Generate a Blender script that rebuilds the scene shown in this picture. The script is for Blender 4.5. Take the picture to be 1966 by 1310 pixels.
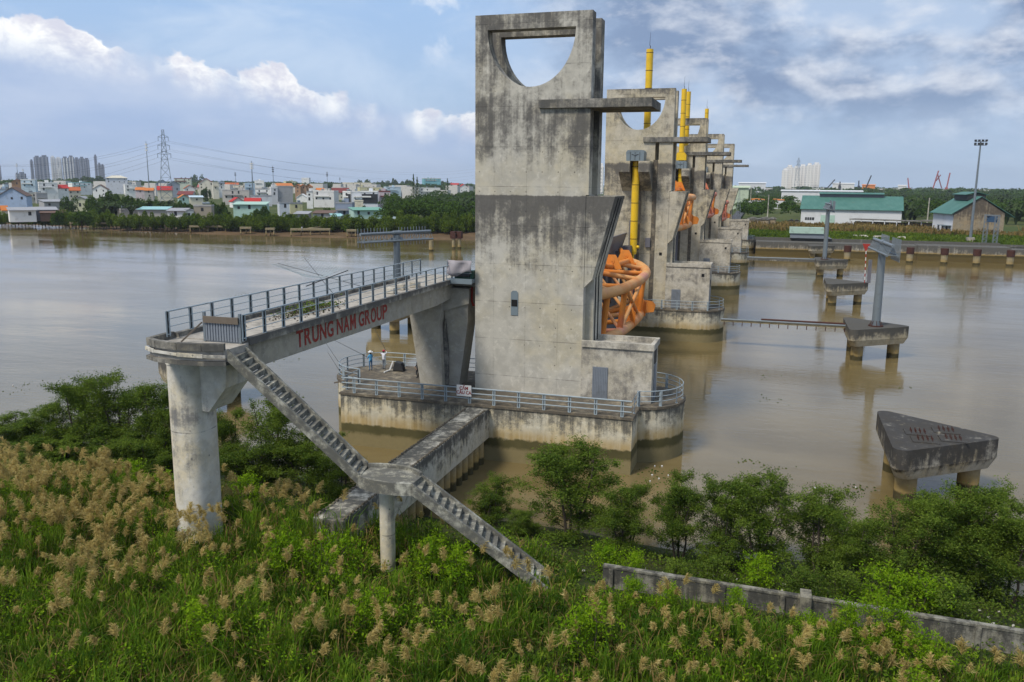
import bpy, bmesh, math, random
import numpy as np
from mathutils import Vector, Matrix
for o in list(bpy.data.objects): bpy.data.objects.remove(o, do_unlink=True)
S=bpy.context.scene; COL=S.collection; PI=math.pi
random.seed(7); RNG=np.random.default_rng(7)
# ---------------- camera ----------------
W,H=1966,1310
FOC=1620.; ROLL=0.009; AZ=math.atan2(509,1650); CZ=20.2
TH=math.atan((H/2-352.)/FOC)
_hd=Vector((-math.sin(AZ),math.cos(AZ),0)); _rt=Vector((math.cos(AZ),math.sin(AZ),0)); _up=Vector((0,0,1))
VF=_hd*math.cos(TH)-_up*math.sin(TH); _U=_hd*math.sin(TH)+_up*math.cos(TH)
VR=_rt*math.cos(ROLL)+_U*math.sin(ROLL); VU=_U*math.cos(ROLL)-_rt*math.sin(ROLL)
cam=bpy.data.cameras.new('camera'); co=bpy.data.objects.new('camera',cam); COL.objects.link(co)
cam.sensor_width=36; cam.lens=FOC/W*36; cam.clip_start=0.5; cam.clip_end=20000
m=Matrix.Identity(4)
for i in range(3): m[i][0]=VR[i]; m[i][1]=VU[i]; m[i][2]=-VF[i]
m[0][3]=0; m[1][3]=0; m[2][3]=CZ
co.matrix_world=m; S.camera=co
# where a sight line of the survey meets a level or a vertical plane (used to measure the place)
def ray(px,py): return VF+VR*((px-W/2)/FOC)-VU*((py-H/2)/FOC)
def atz(px,py,z=0.):
    r=ray(px,py); t=(z-CZ)/r.z; return Vector((r.x*t,r.y*t,z))
def aty(px,py,Y):
    r=ray(px,py); t=Y/r.y; return Vector((r.x*t,Y,CZ+r.z*t))
def atx(px,py,X):
    r=ray(px,py); t=X/r.x; return Vector((X,r.y*t,CZ+r.z*t))
def atd(px,py,d):
    r=ray(px,py); t=d/math.hypot(r.x,r.y); return Vector((r.x*t,r.y*t,CZ+r.z*t))
def hor(px): return 343.2+px*0.009
# ---------------- render / colour ----------------
S.view_settings.view_transform='Standard'; S.view_settings.look='None'; S.view_settings.gamma=1
S.view_settings.exposure=EXPO=0.27
S.render.engine='CYCLES'
S.cycles.use_denoising=True; S.cycles.max_bounces=6; S.cycles.transparent_max_bounces=8
S.cycles.volume_bounces=0; S.cycles.diffuse_bounces=3; S.cycles.glossy_bounces=3
# ---------------- node helper ----------------
class NT:
    def __init__(s,tree): s.t=tree; s.n=tree.nodes; s.l=tree.links
    def add(s,kind,**kw):
        n=s.n.new(kind)
        for k,v in kw.items(): setattr(n,k,v)
        return n
    def put(s,sock,v):
        if v is None: return
        if isinstance(v,bpy.types.NodeSocket): s.l.new(v,sock)
        elif isinstance(v,(tuple,list)) and sock.type=='RGBA' and len(v)==3: sock.default_value=(*v,1)
        else: sock.default_value=v
    def math(s,op,a,b=None,c=None,clamp=False):
        n=s.add('ShaderNodeMath',operation=op,use_clamp=clamp)
        for i,v in enumerate((a,b,c)):
            if v is not None: s.put(n.inputs[i],v)
        return n.outputs[0]
    def mix(s,f,a,b,blend='MIX'):
        n=s.add('ShaderNodeMix',data_type='RGBA',blend_type=blend); n.clamp_factor=True
        s.put(n.inputs[0],f); s.put(n.inputs[6],a); s.put(n.inputs[7],b); return n.outputs[2]
    def noise(s,vec,scale,detail=4,rough=.55,dist=0,dim='3D'):
        n=s.add('ShaderNodeTexNoise',noise_dimensions=dim); s.put(n.inputs['Vector'],vec)
        n.inputs['Scale'].default_value=scale; n.inputs['Detail'].default_value=detail
        n.inputs['Roughness'].default_value=rough; n.inputs['Distortion'].default_value=dist
        return n.outputs[0]
    def sstep(s,v,a,b,lo=0.,hi=1.,kind='SMOOTHSTEP'):
        n=s.add('ShaderNodeMapRange',interpolation_type=kind); s.put(n.inputs[0],v)
        for i,x in enumerate((a,b,lo,hi)): s.put(n.inputs[i+1],x)
        return n.outputs[0]
    def scale(s,vec,sc,loc=(0,0,0),rot=(0,0,0)):
        n=s.add('ShaderNodeMapping'); s.put(n.inputs[0],vec); n.inputs[1].default_value=loc
        n.inputs[2].default_value=rot; n.inputs[3].default_value=sc; return n.outputs[0]
    def ramp(s,v,stops,interp='LINEAR'):
        n=s.add('ShaderNodeValToRGB'); s.put(n.inputs[0],v); cr=n.color_ramp; cr.interpolation=interp
        while len(cr.elements)<len(stops): cr.elements.new(.5)
        for e,(p,c) in zip(cr.elements,stops):
            e.position=p; e.color=(c,c,c,1) if isinstance(c,(int,float)) else (*c,1)
        return n.outputs[0]
    def bump(s,h,st=.3,d=.05):
        n=s.add('ShaderNodeBump'); n.inputs['Strength'].default_value=st; n.inputs['Distance'].default_value=d
        s.put(n.inputs['Height'],h); return n.outputs[0]
# ---------------- world ----------------
SUN_EL=math.radians(52); SUN_AZ=math.radians(-28)   # from the photographer's left, behind
world=bpy.data.worlds.new('World'); S.world=world; world.use_nodes=True
w=NT(world.node_tree); w.n.clear()
sky=w.add('ShaderNodeTexSky',sky_type='NISHITA'); sky.sun_disc=False; sky.sun_elevation=SUN_EL
sky.sun_rotation=PI-SUN_AZ; sky.air_density=1.2; sky.dust_density=2.5
tc=w.add('ShaderNodeTexCoord').outputs['Generated']
dirv=w.scale(tc,(1,1,1),rot=(0,0,-AZ))
sp=w.add('ShaderNodeSeparateXYZ'); w.put(sp.inputs[0],dirv)
az_=w.math('ARCTAN2',sp.outputs[0],sp.outputs[1]); el_=w.math('ARCSINE',sp.outputs[2])
def comb(x,y,z=0.):
    n=w.add('ShaderNodeCombineXYZ'); w.put(n.inputs[0],x); w.put(n.inputs[1],y); w.put(n.inputs[2],z); return n.outputs[0]
ae=comb(az_,el_)
K=10.6  # the background runs at a tenth, so cloud radiance is given tenfold
def c10(r,g,b): return (r*K,g*K,b*K)
right=w.sstep(az_,-.10,.16)
elf=w.sstep(el_,0.,.32,kind='LINEAR')
base=w.mix(w.sstep(el_,.0,.26),c10(.37,.49,.66),c10(.30,.46,.72))
base=w.mix(w.math('MULTIPLY',w.math('SUBTRACT',1.,right),.8),base,sky.outputs[0]) if False else w.mix(.12,base,sky.outputs[0])
# thin veil, everywhere
veil=w.sstep(w.noise(w.scale(ae,(2.2,5,1),rot=(0,0,.35)),2.2,6,.6,.6),.40,.72)
base=w.mix(w.math('MULTIPLY',veil,.75),base,c10(.50,.60,.74))
# left: a dim lavender deck under a slanting line
line=w.math('MULTIPLY_ADD',az_,-.165,.062)
dl=w.math('SUBTRACT',el_,line)
wob=w.math('MULTIPLY',w.math('SUBTRACT',w.noise(ae,9,4,.6),.5),.055)
dl2=w.math('ADD',dl,wob)
under=w.math('MULTIPLY',w.sstep(dl2,.016,-.02),w.math('SUBTRACT',1.,right))
vn=w.noise(w.scale(ae,(2,6,1)),3,5,.55)
base=w.mix(w.math('MULTIPLY',under,.85),base,w.mix(w.sstep(vn,.35,.7),c10(.31,.41,.61),c10(.42,.50,.66)))
# cumulus heads riding that line
cn=w.noise(w.scale(ae,(1,1.35,1)),20,10,.66,.2); big=w.noise(w.scale(ae,(1,.6,1),loc=(.37,0,0)),10.,3,.5)
hump=w.sstep(big,.44,.68,0.,.024)
topm=w.sstep(w.math('SUBTRACT',w.math('ADD',dl,w.math('MULTIPLY',w.math('SUBTRACT',cn,.5),.05)),hump),.0015,-.004)
lowm=w.sstep(w.math('ADD',dl,w.math('MULTIPLY',cn,.03)),-.030,.022)
cum=w.math('MULTIPLY',w.math('MULTIPLY',topm,lowm),w.math('MULTIPLY',w.sstep(big,.40,.52),w.math('SUBTRACT',1.,right)))
base=w.mix(w.math('MULTIPLY',cum,.9),base,w.mix(w.sstep(cn,.36,.62),c10(.60,.60,.68),c10(.97,.96,.92)))
# right: broken grey and white cloud
q=w.scale(ae,(1,1.9,1),rot=(0,0,-.10))
n1=w.noise(q,5.0,9,.56,.15); n2=w.noise(w.scale(q,(1,1,1),loc=(3.1,1.7,0)),8.5,9,.56,.15)
rc=w.mix(w.sstep(n1,.40,.58),c10(.18,.25,.39),c10(.37,.47,.63))
rc=w.mix(w.math('MULTIPLY',w.sstep(n2,.46,.68),.9),rc,c10(.64,.67,.73))
rc=w.mix(w.math('MULTIPLY',w.sstep(w.noise(q,22,6,.6),.52,.70),.25),rc,c10(.80,.80,.82))
rmask=w.math('MULTIPLY',w.math('MULTIPLY',w.math('MAXIMUM',right,w.sstep(el_,.28,.5)),w.sstep(el_,.02,.11)),.92)
base=w.mix(rmask,base,rc)
# a loose cloud high on the left
lc=w.math('MULTIPLY',w.sstep(w.noise(w.scale(ae,(1,1.6,1),loc=(.6,.25,0)),7,8,.6,.4),.54,.66),w.math('MULTIPLY',w.math('SUBTRACT',1.,right),w.sstep(dl,.03,.09)))
base=w.mix(w.math('MULTIPLY',lc,.7),base,c10(.66,.71,.79))
# haze at the horizon, ground tone below it
base=w.mix(w.sstep(el_,.05,-.005,0.,.45),base,c10(.44,.55,.68))
base=w.mix(w.sstep(el_,-.01,-.05),base,c10(.13,.12,.09))
bg=w.add('ShaderNodeBackground'); w.put(bg.inputs[0],base); bg.inputs[1].default_value=.1
w.l.new(bg.outputs[0],w.add('ShaderNodeOutputWorld').inputs[0])
sl=bpy.data.lights.new('sun','SUN'); sl.energy=2.7; sl.angle=math.radians(14); sl.color=(1,.92,.80)
so=bpy.data.objects.new('sun',sl); COL.objects.link(so)
sd=Vector((math.sin(SUN_AZ)*math.cos(SUN_EL),-math.cos(SUN_AZ)*math.cos(SUN_EL),math.sin(SUN_EL)))
so.rotation_euler=sd.to_track_quat('Z','Y').to_euler(); so.location=(0,0,100)
# ---------------- materials ----------------
MATS={}
def mat(name,build):
    if name in MATS: return MATS[name]
    m=bpy.data.materials.new(name); m.use_nodes=True; t=NT(m.node_tree); t.n.clear()
    out=t.add('ShaderNodeOutputMaterial'); sh=build(t); t.l.new(sh,out.inputs[0]); MATS[name]=m; return m
def pbsdf(t,col,rough=.8,bump=None,metal=0.,spec=.3):
    p=t.add('ShaderNodeBsdfPrincipled'); t.put(p.inputs['Base Color'],col); t.put(p.inputs['Roughness'],rough)
    p.inputs['Metallic'].default_value=metal; p.inputs['Specular IOR Level'].default_value=spec
    if bump is not None: t.put(p.inputs['Normal'],bump)
    return p.outputs[0]
def pos(t): return t.add('ShaderNodeNewGeometry').outputs['Position']
def paint(name,col,rough=.5,var=.25,metal=0.,grime=(.05,.045,.035),gs=.8,ga=.3,spec=.3):
    def b(t):
        p=pos(t); n=t.noise(p,gs,6,.6); n2=t.noise(p,gs*6,4,.6)
        c=t.mix(t.math('MULTIPLY',n2,var),col,tuple(x*.62 for x in col))
        c=t.mix(t.math('MULTIPLY',t.sstep(n,.5,.72),ga),c,grime)
        return pbsdf(t,c,rough,t.bump(n2,.15,.01),metal,spec)
    return mat(name,b)
def concrete(name,base=(.36,.33,.27),warm=(.40,.34,.22),dark=(.055,.055,.052),zr=(0,33),prof=((0,.3),(1,.3)),
             streak=.5,lines=(2.45,2.5),scale=.35,tide=None,lineamt=.45,blot=1.):
    def b(t):
        p=pos(t); sp=t.add('ShaderNodeSeparateXYZ'); t.put(sp.inputs[0],p); x,y,z=sp.outputs
        big=t.noise(p,scale,7,.62,.3); mid=t.noise(p,scale*4,8,.65,.2); fine=t.noise(p,scale*22,5,.7)
        st=t.noise(t.scale(p,(2.6,2.6,.10)),1.,6,.65,.1); st2=t.noise(t.scale(p,(.7,.7,.05)),1.,5,.6,.2)
        c=t.mix(t.sstep(big,.38,.62),base,warm)
        c=t.mix(t.math('MULTIPLY',t.sstep(mid,.38,.62),.42),c,tuple(v*.58 for v in base))
        c=t.mix(t.math('MULTIPLY',t.sstep(t.noise(p,scale*9,7,.7,.4),.52,.68),.45),c,tuple(min(.7,v*1.35) for v in base))
        bias=t.ramp(t.sstep(z,zr[0],zr[1],kind='LINEAR'),prof)
        a=t.math('ADD',t.math('MULTIPLY',big,.45*blot),t.math('MULTIPLY',mid,.40*blot))
        a=t.math('ADD',a,t.math('MULTIPLY',st,streak*.6)); a=t.math('ADD',a,t.math('MULTIPLY',st2,streak*.35))
        thr=t.math('MULTIPLY_ADD',bias,-.62,.50+.42*blot*.5+streak*.5)
        d=t.math('SUBTRACT',a,thr)
        k=t.sstep(t.math('ADD',d,t.math('MULTIPLY',t.math('SUBTRACT',fine,.5),.30)),-.13,.13)
        c=t.mix(t.math('MULTIPLY',k,.93),c,t.mix(fine,dark,tuple(v*2.4 for v in dark)))
        if lines:
            hz_=t.math('FRACT',t.math('DIVIDE',t.math('ADD',z,.35),lines[0])); hl=t.sstep(t.math('ABSOLUTE',t.math('SUBTRACT',hz_,.5)),.490,.4985)
            vx=t.math('FRACT',t.math('DIVIDE',t.math('ADD',x,y),lines[1])); vl=t.sstep(t.math('ABSOLUTE',t.math('SUBTRACT',vx,.5)),.491,.4985)
            ln=t.math('MULTIPLY',t.math('MAXIMUM',hl,t.math('MULTIPLY',vl,.6)),t.sstep(mid,.38,.6,.15,1.))
            c=t.mix(t.math('MULTIPLY',ln,min(.85,lineamt*1.6)),c,tuple(v*.9 for v in dark))
            tx=t.math('SUBTRACT',t.math('FRACT',t.math('DIVIDE',t.math('ADD',x,y),1.22)),.5); tz=t.math('SUBTRACT',t.math('FRACT',t.math('DIVIDE',z,1.45)),.5)
            td=t.math('ADD',t.math('MULTIPLY',tx,tx),t.math('MULTIPLY',t.math('MULTIPLY',tz,tz),1.4))
            c=t.mix(t.math('MULTIPLY',t.sstep(td,.0022,.0010),t.sstep(big,.42,.55,.1,.8)),c,tuple(v*1.2 for v in dark))
        if tide:
            zt,algae,wet,mud=tide
            zz=t.math('ADD',z,t.math('MULTIPLY',t.math('SUBTRACT',mid,.5),.55))
            och=t.math('MULTIPLY',t.sstep(zz,zt+(1.15 if zt!=2.0 else .5),zt+.2),t.sstep(st,.3,.6,.45,1.))
            c=t.mix(t.math('MULTIPLY',och,.75),c,(.36,.245,.075))
            c=t.mix(t.sstep(zz,zt+.13,zt-.06),c,t.mix(big,algae,wet))
            c=t.mix(t.sstep(zz,zt-.5,zt-.85,0.,.85),c,t.mix(mid,mud,tuple(v*.7 for v in mud)))
        bh=t.math('ADD',t.math('MULTIPLY',fine,.4),mid)
        return pbsdf(t,c,.92,t.bump(bh,.35,.03),0,.15)
    return mat(name,b)
TIDE=(1.72,(.045,.045,.018),(.15,.13,.06),(.30,.25,.13))
CBASE=(.50,.48,.42); CWARM=(.51,.465,.35)
M_T1=concrete('tower_concrete_near',CBASE,CWARM,(.06,.058,.055),(4,32.5),
   ((0,.04),(.25,.10),(.36,.34),(.45,.58),(.535,.76),(.541,.12),(.60,.24),(.66,.55),(.77,.58),(.80,.42),(1,.62)),.75,(2.9,2.55),.22)
M_T2=concrete('tower_concrete_far',(.50,.46,.37),(.52,.455,.31),(.065,.062,.058),(4,32.5),
   ((0,.20),(.35,.30),(.53,.42),(.60,.55),(.655,.62),(.67,.12),(.77,.25),(.80,.32),(.96,.38),(1,.66)),.55,(2.9,2.55),.25)
M_SLAB=concrete('slab_concrete',(.30,.285,.25),(.32,.285,.21),(.05,.05,.048),(4,33),((0,.55),(1,.55)),.6,None,.4)
M_PIER=concrete('pier_concrete',(.62,.58,.46),(.62,.54,.36),(.055,.055,.05),(-1,4.4),((0,.12),(.55,.22),(.78,.46),(.92,.66),(1,.85)),1.0,None,.5,TIDE)
M_BEAM=concrete('capping_beam_concrete',(.50,.48,.41),(.48,.44,.33),(.045,.045,.042),(1.7,4.),((0,.12),(.6,.35),(.9,.62),(1,.50)),.8,None,.7,None,0,1.2)
M_HUT=concrete('hut_concrete',(.52,.49,.42),(.46,.42,.33),(.09,.085,.08),(4,9),((0,.55),(.3,.40),(.6,.25),(.8,.45),(1,.38)),.45,None,.45)
M_DECK=concrete('deck_concrete',(.30,.26,.19),(.42,.31,.17),(.055,.05,.042),(0,30),((0,.50),(1,.50)),0.,None,.55,None,0,1.3)
M_BDECK=concrete('bridge_deck_concrete',(.42,.39,.34),(.40,.37,.32),(.08,.078,.07),(0,30),((0,.28),(1,.28)),0.,None,.5,None,0,1.)
M_COL=concrete('column_concrete',(.66,.64,.58),(.62,.55,.40),(.10,.10,.10),(1,13),((0,.18),(.3,.22),(.58,.25),(.63,.52),(.68,.3),(1,.35)),.95,(4.1,50),.4)
M_GIRD=concrete('girder_concrete',(.38,.365,.32),(.39,.36,.29),(.06,.058,.055),(10.8,12.9),((0,.12),(.7,.2),(.8,.5),(1,.75)),.7,None,.35)
M_STAIR=concrete('stair_concrete',(.46,.45,.38),(.43,.40,.28),(.06,.06,.055),(0,14),((0,.48),(1,.48)),.15,None,.8,None,0,1.3)
M_DOLPH=concrete('dolphin_concrete',(.42,.38,.29),(.44,.37,.24),(.04,.04,.038),(1.6,4),((0,.12),(.3,.25),(.7,.62),(1,1.)),.8,None,.5)
M_DOLPHD=concrete('blackened_concrete',(.36,.34,.29),(.40,.33,.20),(.022,.022,.023),(1.6,4),((0,.15),(.2,.32),(.5,.60),(.85,.74),(1,.80)),.9,None,.6)
M_PILE=concrete('pile_concrete',(.30,.26,.17),(.33,.27,.15),(.06,.055,.04),(-1,4),((0,.2),(1,.35)),.5,None,.6,(.55,(.05,.045,.022),(.09,.075,.035),(.12,.095,.045)))
M_QUAY=concrete('quay_concrete',(.36,.34,.29),(.40,.34,.22),(.055,.055,.052),(0,4.4),((0,.3),(.55,.5),(.8,.75),(1,.8)),1.0,(50,4.5),.5,(2.0,(.06,.05,.022),(.105,.08,.03),(.14,.105,.04)))
M_WALL=concrete('boundary_wall_concrete',(.28,.27,.23),(.25,.23,.17),(.03,.03,.028),(1.4,3.1),((0,.40),(.8,.62),(.9,.5),(1,.42)),1.0,(50,1.25),.8)
M_ZINC=paint('galvanised_steel',(.22,.26,.29),.45,.5,.3,(.10,.08,.06),1.5,.25)
M_RAIL=paint('rail_steel',(.36,.43,.47),.5,.45,.2,(.10,.06,.035),2.,.3)
M_STEELG=paint('grey_gate_steel',(.155,.155,.18),.5,.2,.1,(.09,.08,.07),.3,.35)
M_STEELBLUE=paint('blue_grey_steel',(.20,.25,.28),.5,.3,.1)
M_YEL=paint('yellow_paint',(.78,.50,.015),.38,.10,0,(.10,.08,.03),.8,.18,.5)
M_DARK=paint('dark_metal',(.03,.032,.035),.6)
M_BLACK=mat('dark_opening',lambda t:pbsdf(t,(.012,.012,.012),.9))
def orange(name,c1,c2,c3):
    def b(t):
        p=pos(t); n=t.noise(t.scale(p,(1,1,1)),.22,3,.5); n2=t.noise(p,1.6,6,.6)
        c=t.mix(t.sstep(n,.34,.52),c1,c2); c=t.mix(t.sstep(n,.55,.68),c,c3)
        c=t.mix(t.math('MULTIPLY',t.sstep(n2,.45,.75),.25),c,(.30,.16,.08))
        return pbsdf(t,c,.6,None,0,.3)
    return mat(name,b)
M_ORG=orange('faded_orange_paint',(.66,.24,.055),(.70,.37,.14),(.62,.27,.17))
M_ORG2=orange('strong_orange_paint',(.70,.20,.02),(.72,.26,.045),(.60,.18,.07))
M_ORG3=orange('salmon_paint',(.62,.17,.09),(.60,.22,.13),(.56,.15,.08))
M_RED=paint('red_paint',(.36,.035,.025),.6,.3)
M_LET=paint('dark_red_letter_paint',(.30,.028,.022),.6,.35,0,(.20,.12,.09),3.,.4)
M_WHITE=paint('white_paint',(.72,.72,.70),.6,.15)
M_RUST=paint('rusted_steel',(.075,.03,.022),.85,.6,0,(.03,.02,.018),1.2,.6)
M_WOOD=paint('grey_wood',(.17,.14,.11),.9,.6)
M_TARP=paint('faded_tarpaulin',(.33,.31,.33),.8,.3)
M_CORR=paint('grey_corrugated_sheet',(.24,.27,.31),.5,.3,.2)
def water(t):
    p=pos(t)
    a=t.noise(t.scale(p,(.5,1.2,1),rot=(0,0,.12)),1.1,5,.6,.3); b2=t.noise(t.scale(p,(.12,.3,1)),1.,4,.55,.4); c3=t.noise(t.scale(p,(.02,.05,1)),1.,3,.5)
    h=t.math('ADD',t.math('MULTIPLY',a,.16),t.math('MULTIPLY',b2,.34))
    amp=t.sstep(c3,.35,.65,.35,1.)
    h=t.math('MULTIPLY',h,amp)
    big=t.noise(t.scale(p,(.03,.06,1)),1.,4,.6,.5)
    col=t.mix(t.sstep(big,.35,.65),(.145,.108,.044),(.195,.150,.070))
    n=t.bump(h,.55,.30)
    return pbsdf(t,col,t.sstep(c3,.40,.62,.04,.13),n,0,.36)
M_WATER=mat('muddy_water',water)
def leaf(name,dk,lt,yl,sc=.6,trans=.28,fine=7.):
    def b(t):
        p=pos(t); n=t.noise(p,sc,3,.6); n2=t.noise(p,fine,2,.6)
        c=t.mix(t.sstep(n,.35,.65),dk,lt); c=t.mix(t.sstep(n2,.48,.72),c,yl)
        d=pbsdf(t,c,.75,None,0,.08)
        tr=t.add('ShaderNodeBsdfTranslucent'); t.put(tr.inputs[0],t.mix(.5,c,yl))
        mx=t.add('ShaderNodeMixShader'); mx.inputs[0].default_value=trans
        t.l.new(d,mx.inputs[1]); t.l.new(tr.outputs[0],mx.inputs[2]); return mx.outputs[0]
    return mat(name,b)
L_MANG=leaf('mangrove_leaf',(.042,.085,.010),(.105,.165,.018),(.20,.26,.04))
L_DARK=leaf('dark_leaf',(.028,.060,.010),(.055,.105,.014),(.10,.16,.024),.25,.25,2.)
L_BELT=leaf('belt_leaf',(.050,.095,.010),(.10,.155,.014),(.17,.22,.025),.12,.25,1.)
L_GRASS=leaf('reed_leaf',(.030,.085,.006),(.105,.205,.012),(.25,.34,.03),.42,.4,2.2)
L_BRIGHT=leaf('bright_shrub_leaf',(.10,.21,.006),(.19,.33,.010),(.31,.44,.02),.8,.4,5.)
L_PLUME=leaf('reed_plume',(.34,.26,.085),(.52,.405,.14),(.66,.55,.25),.7,.45,5.)
L_PALM=leaf('palm_leaf',(.025,.042,.014),(.045,.075,.022),(.08,.11,.04),.1,.25,.8)
L_DRY=leaf('dry_grass',(.20,.13,.05),(.28,.20,.07),(.13,.14,.035),.08,.3,1.)
M_BARK=paint('bark',(.075,.06,.045),.9,.5)
def soil(name,a,b_,c_,sc=.3):
    def b(t):
        p=pos(t); n=t.noise(p,sc,6,.65); n2=t.noise(p,sc*9,5,.65)
        c=t.mix(t.sstep(n,.35,.65),a,b_); c=t.mix(t.sstep(n2,.5,.7),c,c_)
        return pbsdf(t,c,.95,t.bump(n2,.6,.1),0,.1)
    return mat(name,b)
M_MUD=soil('mud',(.105,.070,.038),(.15,.10,.055),(.07,.052,.03),.08)
M_GROUND=soil('overgrown_ground',(.030,.045,.014),(.05,.06,.02),(.075,.06,.03))
M_FARG=soil('far_ground',(.05,.075,.018),(.085,.10,.03),(.12,.11,.05),.02)
M_ASPH=paint('asphalt',(.07,.07,.075),.9)
# ---------------- mesh helpers ----------------
class MB:
    def __init__(s): s.v=[]; s.f=[]
    def add(s,vs,fs):
        o=len(s.v); s.v+= [tuple(v) for v in vs]; s.f+=[tuple(i+o for i in f) for f in fs]; return s
    def box(s,x0,x1,y0,y1,z0,z1):
        return s.add([(x0,y0,z0),(x1,y0,z0),(x1,y1,z0),(x0,y1,z0),(x0,y0,z1),(x1,y0,z1),(x1,y1,z1),(x0,y1,z1)],
            [(3,2,1,0),(4,5,6,7),(0,1,5,4),(1,2,6,5),(2,3,7,6),(3,0,4,7)])
    def prism(s,poly,a,b,ax='z'):
        n=len(poly)
        def P(u,v,w): return (u,v,w) if ax=='z' else ((u,w,v) if ax=='y' else (w,u,v))
        vs=[P(u,v,a) for u,v in poly]+[P(u,v,b) for u,v in poly]
        fs=[tuple(range(n-1,-1,-1)),tuple(range(n,2*n))]+[(i,(i+1)%n,(i+1)%n+n,i+n) for i in range(n)]
        return s.add(vs,fs)
    def tube(s,p,q,r0,r1=None,n=10,caps=True):
        r1=r0 if r1 is None else r1; p=Vector(p); q=Vector(q); d=(q-p)
        if d.length<1e-6: return s
        d.normalize(); a=d.orthogonal().normalized(); b=d.cross(a)
        vs=[p+(a*math.cos(t)+b*math.sin(t))*r0 for t in [2*PI*i/n for i in range(n)]]+[q+(a*math.cos(t)+b*math.sin(t))*r1 for t in [2*PI*i/n for i in range(n)]]
        fs=[(i,(i+1)%n,(i+1)%n+n,i+n) for i in range(n)]
        if caps: fs+=[tuple(range(n-1,-1,-1)),tuple(range(n,2*n))]
        return s.add(vs,fs)
    def path(s,pts,r,n=8,close=False):
        pts=[Vector(p) for p in pts]; N=len(pts); rs=r if isinstance(r,(list,tuple)) else [r]*N
        vs=[]; ref=None
        for i,p in enumerate(pts):
            d=(pts[min(i+1,N-1)]-pts[max(i-1,0)]).normalized()
            if ref is None: ref=d.orthogonal().normalized()
            a=(ref-d*ref.dot(d)).normalized(); ref=a; b=d.cross(a)
            k=1.
            if 0<i<N-1:
                u=(pts[i]-pts[i-1]).normalized(); v=(pts[i+1]-pts[i]).normalized(); k=1/max(.7,math.cos(u.angle(v)/2))
            vs+=[p+(a*math.cos(t)+b*math.sin(t))*rs[i]*k for t in [2*PI*j/n for j in range(n)]]
        fs=[(i*n+j,i*n+(j+1)%n,(i+1)*n+(j+1)%n,(i+1)*n+j) for i in range(N-1) for j in range(n)]
        fs+=[tuple(range(n-1,-1,-1)),tuple(range((N-1)*n,N*n))]
        return s.add(vs,fs)
    def beam(s,p,q,w,h=None):
        h=h or w; p=Vector(p); q=Vector(q); d=(q-p).normalized()
        up=Vector((0,0,1)) if abs(d.z)<.95 else Vector((1,0,0))
        a=d.cross(up).normalized()*w/2; b=a.cross(d).normalized()*h/2
        vs=[p-a-b,p+a-b,p+a+b,p-a+b,q-a-b,q+a-b,q+a+b,q-a+b]
        return s.add(vs,[(3,2,1,0),(4,5,6,7),(0,1,5,4),(1,2,6,5),(2,3,7,6),(3,0,4,7)])
    def sphere(s,c,rx,ry,rz,n=10,m=6):
        vs=[(c[0],c[1],c[2]+rz)]
        for i in range(1,m):
            t=PI*i/m
            for j in range(n): vs.append((c[0]+rx*math.sin(t)*math.cos(2*PI*j/n),c[1]+ry*math.sin(t)*math.sin(2*PI*j/n),c[2]+rz*math.cos(t)))
        vs.append((c[0],c[1],c[2]-rz)); fs=[(0,1+j,1+(j+1)%n) for j in range(n)]
        for i in range(m-2):
            for j in range(n): fs.append((1+i*n+j,1+(i+1)*n+j,1+(i+1)*n+(j+1)%n,1+i*n+(j+1)%n))
        L=len(vs)-1; fs+=[(L,1+(m-2)*n+(j+1)%n,1+(m-2)*n+j) for j in range(n)]
        return s.add(vs,fs)
    def mesh(s,name,mt,off=(0,0,0),smooth=False):
        me=bpy.data.meshes.new(name); me.from_pydata([(a-off[0],b-off[1],c-off[2]) for a,b,c in s.v],[],s.f)
        bm=bmesh.new(); bm.from_mesh(me); bmesh.ops.recalc_face_normals(bm,faces=bm.faces); bm.to_mesh(me); bm.free()
        me.materials.append(mt)
        if smooth:
            for p in me.polygons: p.use_smooth=len(p.vertices)<=4
            me.set_sharp_from_angle(angle=math.radians(40))
        return me
    def build(s,name,mt,parent=None,smooth=False,local=False,bevel=0):
        off=(0,0,0)
        if parent is not None and not local:
            q=parent; off=Vector((0,0,0))
            while q is not None: off=off+q.location; q=q.parent
        o=bpy.data.objects.new(name,s.mesh(name,mt,off,smooth)); COL.objects.link(o)
        if parent is not None: o.parent=parent
        if bevel:
            md=o.modifiers.new('bevel','BEVEL'); md.width=bevel; md.segments=2; md.limit_method='ANGLE'; md.angle_limit=math.radians(35)
        return o
def tag(o,label=None,cat=None,group=None,kind=None):
    if label: o['label']=label
    if cat: o['category']=cat
    if group: o['group']=group
    if kind: o['kind']=kind
    return o
def empty(name,loc,label,cat,group=None,rz=0):
    o=bpy.data.objects.new(name,None); COL.objects.link(o); o.location=loc; o.rotation_euler=(0,0,rz)
    o.empty_display_size=.5; return tag(o,label,cat,group)
def copy_tree(o,parent=None,loc=None,rz=None,scale=None,label=None,group=None):
    c=o.copy(); COL.objects.link(c); c.parent=parent
    if loc is not None: c.location=loc
    if rz is not None: c.rotation_euler=(0,0,rz)
    if scale is not None: c.scale=scale
    if label: c['label']=label
    if group: c['group']=group
    for ch in list(o.children): copy_tree(ch,c)
    return c
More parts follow.
